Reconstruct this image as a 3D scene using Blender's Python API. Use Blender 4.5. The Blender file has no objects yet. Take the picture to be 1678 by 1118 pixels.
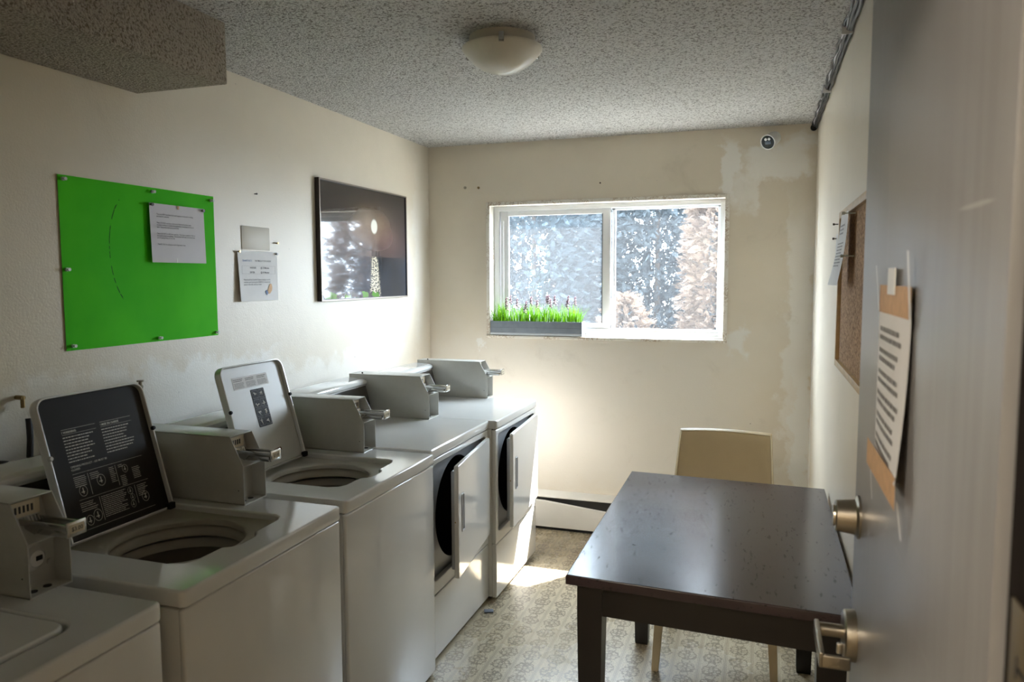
import bpy, bmesh, math, random
import numpy as np
from mathutils import Vector, Matrix
random.seed(7); RNG = np.random.default_rng(7)
PI = math.pi
scn = bpy.context.scene
COL = scn.collection

# ------------------------------------------------------------------ camera
F = 1.2253
cam_d = bpy.data.cameras.new('camera'); cam_o = bpy.data.objects.new('camera', cam_d); COL.objects.link(cam_o)
cam_d.sensor_width = 36.0; cam_d.lens = F*1000*36.0/1678.0
cam_d.clip_start = 0.02; cam_d.clip_end = 200
R_ = Vector((0.94840493, 0.31704063, -0.00365123)); U_ = Vector((-0.0233877, 0.08143787, 0.99640398)); W_ = Vector((-0.3161979, 0.94490905, -0.08465093))
cam_o.matrix_world = Matrix(((R_.x, U_.x, -W_.x, 2.10685), (R_.y, U_.y, -W_.y, -4.57132), (R_.z, U_.z, -W_.z, 1.61345), (0, 0, 0, 1)))
cam_d.dof.use_dof = True; cam_d.dof.focus_distance = 4.0; cam_d.dof.aperture_fstop = 5.6
scn.camera = cam_o

# ------------------------------------------------------------------ sky, sun, exposure
SKY = 28.0; SUN = 42.0
w = bpy.data.worlds.new('sky'); scn.world = w; w.use_nodes = True
bg = w.node_tree.nodes['Background']; bg.inputs[0].default_value = (0.72, 0.86, 1.0, 1); bg.inputs[1].default_value = SKY
sd = bpy.data.lights.new('sun', 'SUN'); sd.energy = SUN; sd.angle = math.radians(0.6); sd.color = (1.0, 0.96, 0.92)
so = bpy.data.objects.new('sun', sd); COL.objects.link(so)
so.rotation_euler = Vector((-0.80, -1.0, -1.85)).to_track_quat('-Z', 'Y').to_euler(); so.location = (6, 8, 10)
# sampling portal in the window opening: emits no light of its own, only guides sky sampling
pd_ = bpy.data.lights.new('window_portal', 'AREA'); pd_.shape = 'RECTANGLE'; pd_.size = 1.5; pd_.size_y = .86; pd_.cycles.is_portal = True
pt_ = bpy.data.objects.new('window_portal', pd_); COL.objects.link(pt_); pt_.location = (1.16, .19, 1.66)
pt_.rotation_euler = Vector((0, -1, 0)).to_track_quat('-Z', 'Z').to_euler()
scn.view_settings.view_transform = 'Standard'; scn.view_settings.look = 'None'
scn.view_settings.gamma = 1.0; scn.view_settings.use_curve_mapping = False
scn.view_settings.exposure = 0.68

# ------------------------------------------------------------------ materials
def lin(c):
    return tuple((v/12.92 if v <= 0.04045 else ((v+0.055)/1.055)**2.4) for v in c)
def rgb(r, g, b):
    return (*lin((r/255, g/255, b/255)), 1)
class NT:
    def __init__(s, m): s.t = m.node_tree; s.n = s.t.nodes; s.l = s.t.links
    def new(s, ty, **kw):
        n = s.n.new(ty)
        for k, v in kw.items(): setattr(n, k, v)
        return n
    def put(s, sock, v):
        if v is None: return
        if isinstance(v, bpy.types.NodeSocket): s.l.new(v, sock)
        else: sock.default_value = v
    def math(s, op, a, b=None, c=None, clamp=False):
        n = s.new('ShaderNodeMath', operation=op, use_clamp=clamp)
        for i, v in enumerate((a, b, c)): s.put(n.inputs[i], v)
        return n.outputs[0]
    def mix(s, f, a, b):
        n = s.new('ShaderNodeMix', data_type='RGBA'); s.put(n.inputs[0], f); s.put(n.inputs[6], a); s.put(n.inputs[7], b); return n.outputs[2]
    def obj(s): return s.new('ShaderNodeTexCoord').outputs['Object']
    def xyz(s, v):
        n = s.new('ShaderNodeSeparateXYZ'); s.l.new(v, n.inputs[0]); return n.outputs
    def comb(s, x, y, z):
        n = s.new('ShaderNodeCombineXYZ'); s.put(n.inputs[0], x); s.put(n.inputs[1], y); s.put(n.inputs[2], z); return n.outputs[0]
    def noise(s, v, scale, detail=3, rough=.5, dist=0):
        n = s.new('ShaderNodeTexNoise'); s.put(n.inputs['Vector'], v); n.inputs['Scale'].default_value = scale
        n.inputs['Detail'].default_value = detail; n.inputs['Roughness'].default_value = rough; n.inputs['Distortion'].default_value = dist
        return n.outputs['Fac']
    def ramp(s, v, a, b):   # smooth 0..1
        n = s.new('ShaderNodeMapRange', interpolation_type='SMOOTHSTEP'); s.put(n.inputs[0], v)
        n.inputs[1].default_value = a; n.inputs[2].default_value = b; return n.outputs[0]
    def bump(s, h, strength, dist):
        n = s.new('ShaderNodeBump'); s.l.new(h, n.inputs['Height']); n.inputs['Strength'].default_value = strength; n.inputs['Distance'].default_value = dist
        return n.outputs[0]
def mat(name, color=(.8, .8, .8, 1), rough=.5, metal=0, coat=0, spec=.5, var=0.0, vscale=8, bump=0, bscale=60):
    m = bpy.data.materials.new(name); m.use_nodes = True
    b = m.node_tree.nodes['Principled BSDF']; t = NT(m)
    b.inputs['Base Color'].default_value = color; b.inputs['Roughness'].default_value = rough; b.inputs['Metallic'].default_value = metal
    b.inputs['Coat Weight'].default_value = coat; b.inputs['Coat Roughness'].default_value = .08; b.inputs['Specular IOR Level'].default_value = spec
    if var or bump:
        o = t.obj()
        if var:
            f = t.noise(o, vscale, 4, .6)
            t.put(b.inputs['Base Color'], t.mix(t.ramp(f, .3, .75), color, tuple(c*(1-var) for c in color[:3])+(1,)))
        if bump:
            t.put(b.inputs['Normal'], t.bump(t.noise(o, bscale, 3, .6), bump, .002))
    return m, b, t

def wall_material(name, base, patches, grey, stripe=None, rough=.42, dots=()):
    """painted plaster; patches = [(centre, half sizes, edge)] of filler and toned areas in object space, with ragged edges."""
    m, b, t = mat(name, base, rough)
    o = t.obj()
    n1 = t.new('ShaderNodeTexNoise'); t.put(n1.inputs['Vector'], o); n1.inputs['Scale'].default_value = 7; n1.inputs['Detail'].default_value = 5; n1.inputs['Roughness'].default_value = .62
    off = t.new('ShaderNodeVectorMath', operation='SUBTRACT'); t.put(off.inputs[0], n1.outputs['Color']); off.inputs[1].default_value = (.5, .5, .5)
    sc = t.new('ShaderNodeVectorMath', operation='SCALE'); t.put(sc.inputs[0], off.outputs[0]); sc.inputs['Scale'].default_value = .32
    ad = t.new('ShaderNodeVectorMath', operation='ADD'); t.put(ad.inputs[0], o); t.put(ad.inputs[1], sc.outputs[0])
    wx = t.xyz(ad.outputs[0])
    col = t.mix(t.ramp(t.noise(o, 1.3, 4, .6), .35, .7), base, tuple(c*.93 for c in base[:3])+(1,))
    for (axis, ca, cb, ha, hb, edge, amt, pc) in patches:
        da = t.math('DIVIDE', t.math('ABSOLUTE', t.math('SUBTRACT', wx[axis], ca)), ha)
        db = t.math('DIVIDE', t.math('ABSOLUTE', t.math('SUBTRACT', wx[2], cb)), hb)
        d = t.math('MAXIMUM', da, db)
        k = t.math('MULTIPLY', t.ramp(d, 1.0+edge, 1.0-edge), amt)
        col = t.mix(k, col, pc)
    # scuffs and small specks
    sp = t.noise(o, 46, 2, .5)
    col = t.mix(t.math('MULTIPLY', t.ramp(sp, .77, .80), .55), col, rgb(80, 66, 50))
    sm = t.noise(o, 2.6, 6, .7, .6)
    col = t.mix(t.math('MULTIPLY', t.ramp(sm, .58, .75), .18), col, rgb(150, 138, 118))
    t.put(b.inputs['Base Color'], col)
    h = t.math('ADD', t.math('MULTIPLY', t.noise(o, 140, 3, .6), .35), t.math('MULTIPLY', t.noise(o, 5, 5, .65), 1.0))
    t.put(b.inputs['Normal'], t.bump(h, .35, .006))
    return m

CREAM = rgb(225, 215, 197); GREYP = rgb(238, 236, 230); WHITEP = rgb(236, 236, 232)
M = {}
M['wall_left'] = wall_material('left_wall_paint', CREAM, [
    (1, -2.75, 1.00, 1.05, .30, .12, .75, GREYP), (1, -1.35, .95, .9, .25, .15, .5, GREYP),
    (1, -3.9, 1.9, 1.35, .75, .25, .45, rgb(196, 176, 134)), (1, -.12, 1.3, .10, .9, .4, .35, GREYP)], GREYP)  # includes a tanner tone over the upper near end
M['wall_back'] = wall_material('back_wall_paint', CREAM, [
    (0, 1.92, 2.22, .05, .17, .35, .95, GREYP), (0, 2.02, 2.10, .05, .10, .4, .7, GREYP), (0, 2.17, 2.26, .17, .09, .3, .9, GREYP), (0, 2.30, 2.36, .10, .05, .4, .55, WHITEP),
    (0, 2.32, 1.25, .09, .75, .25, .65, GREYP), (0, 2.35, .62, .06, .40, .3, .8, WHITEP), (0, 1.97, 1.22, .07, .06, .4, .8, WHITEP),
    (0, .9, .75, 1.1, .5, .3, .6, rgb(226, 224, 218)), (0, .37, 1.16, .035, .035, .2, .8, WHITEP)], GREYP)  # includes a wide paler area below the window
M['wall_right'] = wall_material('right_wall_paint', CREAM, [
    (1, -.05, 1.5, .05, .38, .2, .9, WHITEP), (1, -.10, .9, .05, .7, .3, .7, WHITEP), (1, -.28, 1.93, .02, .13, .3, .9, WHITEP)], GREYP, rough=.3)
M['wall_plain'] = mat('hall_wall_paint', CREAM, .5, var=.08, bump=.2)[0]

def popcorn(name, base, dark):
    m, b, t = mat(name, base, .95, spec=.1)
    o = t.obj()
    a = t.noise(o, 115, 3, .7, .3)
    v = t.new('ShaderNodeTexVoronoi'); t.put(v.inputs['Vector'], o); v.inputs['Scale'].default_value = 120
    h = t.math('ADD', t.math('MULTIPLY', a, 1.5), t.math('MULTIPLY', t.math('SUBTRACT', 1.0, v.outputs['Distance']), .6))
    pit_shade = t.ramp(a, .50, .38)  # small shadows in the crevices, put into the colour as dark specks
    t.put(b.inputs['Base Color'], t.mix(t.math('MULTIPLY', pit_shade, .75), base, dark))
    t.put(b.inputs['Normal'], t.bump(h, 1.0, .012))
    return m
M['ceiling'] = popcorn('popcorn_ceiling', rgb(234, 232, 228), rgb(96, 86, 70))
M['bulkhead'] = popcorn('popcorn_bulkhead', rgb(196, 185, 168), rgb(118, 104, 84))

# printed sheet vinyl
m, b, t = mat('sheet_vinyl', rgb(206, 196, 172), .28); o = t.obj(); x = t.xyz(o)
P = .105
wv = t.noise(o, 75, 2, .5)
def cell(v, per, off=0):
    return t.math('SUBTRACT', t.math('FRACT', t.math('DIVIDE', t.math('ADD', v, off+50*per), per)), .5)
u = cell(x[0], P); vv = cell(x[1], P)
def ring(cu, cv, r, wd):
    du = t.math('SUBTRACT', u, cu); dv = t.math('SUBTRACT', vv, cv)
    d = t.math('SQRT', t.math('ADD', t.math('MULTIPLY', du, du), t.math('MULTIPLY', dv, dv)))
    d = t.math('ADD', d, t.math('MULTIPLY', t.math('SUBTRACT', wv, .5), .30))
    return t.ramp(t.math('ABSOLUTE', t.math('SUBTRACT', d, r)), wd, wd*.4)
pat = ring(0, 0, .34, .05)
for (cu, cv, r) in ((.17, .17, .12), (-.17, .17, .12), (.17, -.17, .12), (-.17, -.17, .12), (0, .5, .16), (0, -.5, .16), (0, 0, .1), (.0, .27, .07), (.0, -.27, .07)):
    pat = t.math('MAXIMUM', pat, ring(cu, cv, r, .04))
au = t.math('ABSOLUTE', u)
line = t.math('MAXIMUM', t.ramp(t.math('ABSOLUTE', t.math('SUBTRACT', au, .485)), .014, .006), t.ramp(t.math('ABSOLUTE', t.math('SUBTRACT', au, .44)), .012, .005))
fine = t.ramp(t.noise(o, 170, 2, .6), .5, .58)
pat = t.math('MAXIMUM', pat, t.math('MULTIPLY', fine, .55))
pat = t.math('MAXIMUM', pat, t.math('MULTIPLY', line, .8))
wear = t.ramp(t.noise(o, 2.2, 5, .6), .3, .75)
col = t.mix(t.math('MULTIPLY', pat, t.math('ADD', .6, t.math('MULTIPLY', wear, .25))), rgb(182, 170, 144), rgb(84, 72, 54))
t.put(b.inputs['Base Color'], col)
t.put(b.inputs['Roughness'], t.math('ADD', .22, t.math('MULTIPLY', wear, .16)))
t.put(b.inputs['Normal'], t.bump(t.math('SUBTRACT', t.noise(o, 14, 3, .5), t.math('MULTIPLY', pat, .3)), .15, .002))
M['floor'] = m

M['enamel'] = mat('white_enamel', rgb(216, 215, 211), .11, coat=.5, var=.04, vscale=3)[0]
M['enamel_grey'] = mat('grey_enamel', rgb(190, 189, 182), .3, coat=.15, var=.05, vscale=30, bump=.08, bscale=500)[0]
M['lid_grey'] = mat('lid_light_grey', rgb(186, 184, 176), .38, var=.04)[0]
M['lid_dark'] = mat('lid_dark_coat', rgb(34, 29, 23), .6, spec=.25, var=.1, vscale=20)[0]
M['black'] = mat('black_plastic', rgb(24, 22, 20), .6, spec=.25)[0]
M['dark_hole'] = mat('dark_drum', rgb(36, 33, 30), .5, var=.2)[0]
M['basket'] = mat('basket_enamel', rgb(120, 112, 98), .35, var=.1)[0]
M['ring'] = mat('ring_plastic', rgb(164, 158, 144), .4, var=.05)[0]
M['chrome'] = mat('chrome', rgb(200, 198, 194), .22, metal=1, var=.15, vscale=40)[0]
M['nickel'] = mat('satin_nickel', rgb(164, 156, 142), .3, metal=1, var=.1)[0]
M['panel_glass'] = mat('dark_panel', rgb(48, 44, 40), .12, coat=.5)[0]
M['plate'] = mat('cream_instruction_plate', rgb(206, 194, 168), .4)[0]
M['steel_inner'] = mat('grey_inner_steel', rgb(176, 178, 180), .4, metal=.2)[0]
M['orange'] = mat('orange_sticker', rgb(190, 110, 50), .5)[0]
M['paper'] = mat('white_paper', rgb(228, 226, 224), .7, var=.05, vscale=10, bump=.1, bscale=20)[0]
M['paper_grey'] = mat('greyish_paper', rgb(212, 208, 210), .7, var=.06, vscale=8, bump=.1, bscale=20)[0]
M['ink'] = mat('black_ink', rgb(44, 42, 44), .7)[0]
M['ink_soft'] = mat('grey_ink', rgb(140, 138, 136), .7)[0]
M['ink_blue'] = mat('blue_ink', rgb(118, 140, 178), .7)[0]
M['ink_white'] = mat('white_ink', rgb(206, 200, 186), .6)[0]
M['skin_print'] = mat('printed_hand', rgb(214, 176, 136), .7)[0]
M['tape'] = mat('masking_tape', rgb(205, 160, 108), .6, var=.2, vscale=60)[0]
M['tape_white'] = mat('white_tape', rgb(225, 224, 220), .5)[0]
M['pin'] = mat('clear_push_pin', rgb(206, 212, 204), .15, coat=.5)[0]
M['pin_dark'] = mat('dark_push_pin', rgb(64, 48, 36), .35)[0]
M['brass'] = mat('brass_screw', rgb(150, 128, 88), .35, metal=1)[0]
M['stain_brown'] = mat('brown_smear', rgb(96, 52, 20), .6)[0]
M['cork_frame'] = mat('pale_wood_frame', rgb(196, 166, 120), .5, var=.25, vscale=30)[0]
M['vinyl'] = mat('white_vinyl', rgb(232, 234, 236), .3, var=.03)[0]
M['vinyl_grey'] = mat('grey_gasket', rgb(120, 122, 126), .5)[0]
M['leather'] = mat('cream_leather', rgb(176, 156, 120), .42, var=.08, vscale=4, bump=.25, bscale=260)[0]
M['leather_leg'] = mat('cream_leg', rgb(206, 192, 160), .4, var=.06)[0]
M['heater'] = mat('heater_enamel', rgb(226, 224, 218), .4, var=.06, vscale=6)[0]
M['heater_dark'] = mat('heater_inside', rgb(20, 20, 22), .5, var=.2)[0]  # near-black puts the shade of the heater gap into the colour
M['lamp_glass'] = mat('alabaster_glass', rgb(226, 220, 206), .3, var=.12, vscale=9)[0]
M['lamp_pan'] = mat('lamp_pan', rgb(206, 200, 186), .5)[0]
M['cctv'] = mat('white_camera_housing', rgb(232, 232, 230), .3)[0]
M['lens'] = mat('camera_lens_black', rgb(20, 20, 24), .08, coat=1)[0]
M['frame_dark'] = mat('dark_brown_door_frame', rgb(26, 18, 11), .85, spec=.1, var=.3, vscale=14)[0]
M['brass_plate'] = mat('tan_sign_plate', rgb(84, 72, 46), .5)[0]
M['planter'] = mat('zinc_planter', rgb(138, 148, 160), .5, metal=.1, var=.2, vscale=14)[0]
M['planter_base'] = mat('pale_planter_base', rgb(196, 204, 212), .4)[0]
M['soil'] = mat('dark_moss', rgb(52, 62, 30), .9, var=.4, vscale=80)[0]
M['flower'] = mat('mauve_flower', rgb(92, 62, 74), .7)[0]
M['stalk'] = mat('pale_stalk', rgb(150, 170, 130), .7)[0]
M['cable_black'] = mat('black_cable', rgb(34, 34, 36), .4)[0]
M['cable_white'] = mat('white_cable', rgb(210, 210, 214), .4)[0]
M['rubber'] = mat('rubber_hose', rgb(40, 36, 32), .6)[0]
M['ground'] = mat('gravel', rgb(120, 118, 112), .9, var=.2, vscale=40)[0]
M['siding'] = mat('exterior_stucco', rgb(214, 208, 196), .9, bump=.4)[0]
M['bark'] = mat('conifer_bark', rgb(52, 42, 34), .9, var=.3)[0]

def leaf(name, c, trans):
    m, b, t = mat(name, c, .6, spec=.2)
    o = t.obj(); f = t.noise(o, 7, 3, .6)
    col = t.mix(t.ramp(f, .3, .7), c, tuple(v*.6 for v in c[:3])+(1,))
    t.put(b.inputs['Base Color'], col)
    tr = t.new('ShaderNodeBsdfTranslucent'); t.put(tr.inputs[0], col)
    mx = t.new('ShaderNodeMixShader'); mx.inputs[0].default_value = trans
    t.l.new(b.outputs[0], mx.inputs[1]); t.l.new(tr.outputs[0], mx.inputs[2])
    t.l.new(mx.outputs[0], t.n['Material Output'].inputs[0])
    return m
M['leaf_blue'] = leaf('blue_green_needles', rgb(62, 74, 80), .3)
M['leaf_grey'] = leaf('grey_green_needles', rgb(70, 78, 82), .3)
M['leaf_tan'] = leaf('dry_tan_needles', rgb(108, 92, 80), .3)
M['grass'] = leaf('bright_green_grass', rgb(84, 134, 18), .4)

# table lacquer with scratches
m, b, t = mat('dark_table_lacquer', rgb(46, 38, 36), .2, spec=.6); o = t.obj()
sc_ = t.new('ShaderNodeMapping'); t.put(sc_.inputs[0], o); sc_.inputs['Scale'].default_value = (1, .25, 1); sc_.inputs['Rotation'].default_value = (0, 0, .7)
s1 = t.noise(sc_.outputs[0], 55, 2, .5, 1.5); s2 = t.noise(o, 40, 3, .6, .3)
scr = t.math('MULTIPLY', t.ramp(t.noise(sc_.outputs[0], 90, 2, .5), .64, .69), .6)
chip = t.ramp(s2, .70, .72)
col = t.mix(t.ramp(t.noise(o, 3, 4, .6), .3, .7), rgb(48, 38, 40), rgb(60, 48, 50))
col = t.mix(t.math('MAXIMUM', scr, chip), col, rgb(28, 24, 22))
t.put(b.inputs['Base Color'], col)
t.put(b.inputs['Specular IOR Level'], t.math('MULTIPLY', .45, t.math('SUBTRACT', 1.0, t.math('MAXIMUM', scr, chip))))
t.put(b.inputs['Roughness'], t.math('ADD', .17, t.math('MULTIPLY', t.noise(o, 5, 3, .5), .06)))
M['table_top'] = m
M['table_leg'] = mat('dark_table_wood', rgb(22, 18, 16), .35, var=.15)[0]

# grey painted metal door with brushed streaks and a few pale scratches
m, b, t = mat('grey_painted_metal', rgb(128, 125, 122), .33, spec=.5); o = t.obj()
mp = t.new('ShaderNodeMapping'); t.put(mp.inputs[0], o); mp.inputs['Scale'].default_value = (1, 9, .5)
st = t.noise(mp.outputs[0], 4, 5, .65)
mp2 = t.new('ShaderNodeMapping'); t.put(mp2.inputs[0], o); mp2.inputs['Scale'].default_value = (1, .5, 9); mp2.inputs['Rotation'].default_value = (.15, 0, 0)
st2 = t.noise(mp2.outputs[0], 3, 3, .6)
col = t.mix(t.ramp(st, .3, .7), rgb(122, 119, 117), rgb(134, 132, 130))
col = t.mix(t.math('MULTIPLY', t.ramp(st2, .69, .73), .4), col, rgb(190, 188, 184))
t.put(b.inputs['Base Color'], col); t.put(b.inputs['Roughness'], t.math('ADD', .24, t.math('MULTIPLY', st, .2)))
M['door'] = m

# cork
m, b, t = mat('cork', rgb(168, 128, 88), .9); o = t.obj()
col = t.mix(t.ramp(t.noise(o, 120, 3, .7), .35, .65), rgb(196, 158, 116), rgb(112, 78, 48)); t.put(b.inputs['Base Color'], col)
M['cork'] = m
# green poster card
m, b, t = mat('green_card', rgb(60, 186, 0), .7, spec=.15); o = t.obj(); x = t.xyz(o)
dy = t.math('DIVIDE', t.math('SUBTRACT', x[1], -.06), .105); dz = t.math('DIVIDE', t.math('SUBTRACT', x[2], .33), .20)
d = t.math('SQRT', t.math('ADD', t.math('MULTIPLY', dy, dy), t.math('MULTIPLY', dz, dz)))
arc = t.ramp(t.math('ABSOLUTE', t.math('SUBTRACT', d, 1.0)), .02, .006)
arc = t.math('MULTIPLY', arc, t.math('LESS_THAN', x[1], -.115)); arc = t.math('MULTIPLY', arc, t.ramp(t.noise(o, 60, 2, .5), .45, .55))
col = t.mix(t.ramp(t.noise(o, 4, 3, .5), .3, .7), rgb(58, 184, 0), rgb(72, 196, 6))
col = t.mix(arc, col, rgb(20, 70, 6)); t.put(b.inputs['Base Color'], col)
t.put(b.inputs['Normal'], t.bump(t.noise(t.comb(x[0], x[1], t.math('MULTIPLY', x[2], .15)), 9, 2, .4), .3, .01))
M['green'] = m
# stained jamb wood
m, b, t = mat('stained_window_jamb', rgb(232, 228, 218), .5); o = t.obj()
a = t.noise(o, 26, 4, .65, 1.2); a2 = t.noise(o, 5, 3, .6)
k = t.math('MULTIPLY', t.ramp(t.math('ABSOLUTE', t.math('SUBTRACT', a, .52)), .05, .015), t.ramp(a2, .4, .6))
t.put(b.inputs['Base Color'], t.mix(t.math('MULTIPLY', k, .7), rgb(232, 228, 218), rgb(160, 126, 84)))
M['jamb'] = m
# hazed glass: mostly clear, with a milky veil mixed in to wash out the view
def glass(name, haze):
    m = bpy.data.materials.new(name); m.use_nodes = True; t = NT(m); t.n.remove(t.n['Principled BSDF'])
    tr = t.new('ShaderNodeBsdfTransparent'); gl = t.new('ShaderNodeBsdfGlossy'); gl.inputs['Roughness'].default_value = .02
    lw = t.new('ShaderNodeLayerWeight'); lw.inputs[0].default_value = .12
    m1 = t.new('ShaderNodeMixShader'); t.l.new(t.math('ADD', t.math('MULTIPLY', lw.outputs['Facing'], .15), .03), m1.inputs[0]); t.l.new(tr.outputs[0], m1.inputs[1]); t.l.new(gl.outputs[0], m1.inputs[2])
    tl = t.new('ShaderNodeBsdfTranslucent'); tl.inputs[0].default_value = (.85, .88, .92, 1)
    m2 = t.new('ShaderNodeMixShader'); o = t.obj()
    d = t.math('MULTIPLY', t.math('ADD', .6, t.math('MULTIPLY', t.noise(o, 300, 2, .6), .8)), haze)
    t.l.new(d, m2.inputs[0]); t.l.new(m1.outputs[0], m2.inputs[1]); t.l.new(tl.outputs[0], m2.inputs[2])
    t.l.new(m2.outputs[0], t.n['Material Output'].inputs[0]); return m
M['glass_l'] = glass('hazed_glass_left', .013); M['glass_r'] = glass('hazed_glass_right', .007)

# framed seascape print: local coordinates y (0 left .. .95 right), z (0 bottom .. .61 top)
m, b, t = mat('seascape_print', rgb(40, 40, 48), .06, spec=.7); o = t.obj(); x = t.xyz(o); Y = x[1]; Z = x[2]
up = t.ramp(Z, .25, .60)
sky = t.mix(up, rgb(64, 54, 58), rgb(20, 22, 32))
cl = t.noise(t.comb(0, Y, t.math('MULTIPLY', Z, 2.5)), 5, 5, .6)
sky = t.mix(t.math('MULTIPLY', t.ramp(cl, .4, .65), .55), sky, rgb(44, 44, 56))
def dist2(cy, cz, sy, sz):
    a_ = t.math('DIVIDE', t.math('SUBTRACT', Y, cy), sy); b_ = t.math('DIVIDE', t.math('SUBTRACT', Z, cz), sz)
    return t.math('SQRT', t.math('ADD', t.math('MULTIPLY', a_, a_), t.math('MULTIPLY', b_, b_)))
gd = dist2(.52, .40, .30, .15); glow = t.math('POWER', .12, t.math('MULTIPLY', gd, gd))
sky = t.mix(t.math('MULTIPLY', t.math('MULTIPLY', glow, .55), t.math('ADD', .5, cl)), sky, rgb(190, 160, 128))
sky = t.mix(t.math('MULTIPLY', t.math('POWER', .3, t.math('POWER', dist2(.70, .33, .20, .10), 2.0)), .35), sky, rgb(128, 92, 96))
sunm = t.ramp(dist2(.555, .405, .038, .042), 1.1, .75)
sky = t.mix(sunm, sky, rgb(248, 244, 228))
sea = t.mix(t.ramp(t.noise(o, 6, 4, .6), .3, .7), rgb(40, 50, 66), rgb(26, 32, 44))
gn = t.noise(t.comb(0, t.math('MULTIPLY', Y, .6), t.math('MULTIPLY', Z, 2.0)), 75, 3, .7)
gw = t.math('ADD', .035, t.math('MULTIPLY', t.math('SUBTRACT', .24, Z), .14))
gm = t.math('MULTIPLY', t.ramp(t.math('DIVIDE', t.math('ABSOLUTE', t.math('SUBTRACT', Y, .555)), gw), 1.2, .5), t.ramp(gn, .45, .54))
sea = t.mix(gm, sea, rgb(238, 226, 196))
pic = t.mix(t.math('LESS_THAN', Z, .235), sky, sea)
rk = t.noise(o, 16, 4, .6)
rock_h = t.math('ADD', .01, t.math('MULTIPLY', rk, .06))
rm = t.math('MULTIPLY', t.math('LESS_THAN', Z, rock_h), t.math('LESS_THAN', Y, .60))
pic = t.mix(rm, pic, t.mix(t.ramp(t.noise(o, 11, 2, .5), .48, .56), rgb(74, 66, 68), rgb(88, 140, 52)))
t.put(b.inputs['Base Color'], pic); b.inputs['Coat Weight'].default_value = 1.0; b.inputs['Coat Roughness'].default_value = .03
M['seascape'] = m
M['pic_frame'] = mat('dark_picture_frame', rgb(36, 26, 20), .35)[0]
M['pic_frame_front'] = mat('greyish_frame_lip', rgb(150, 138, 126), .35, metal=.4)[0]

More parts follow.
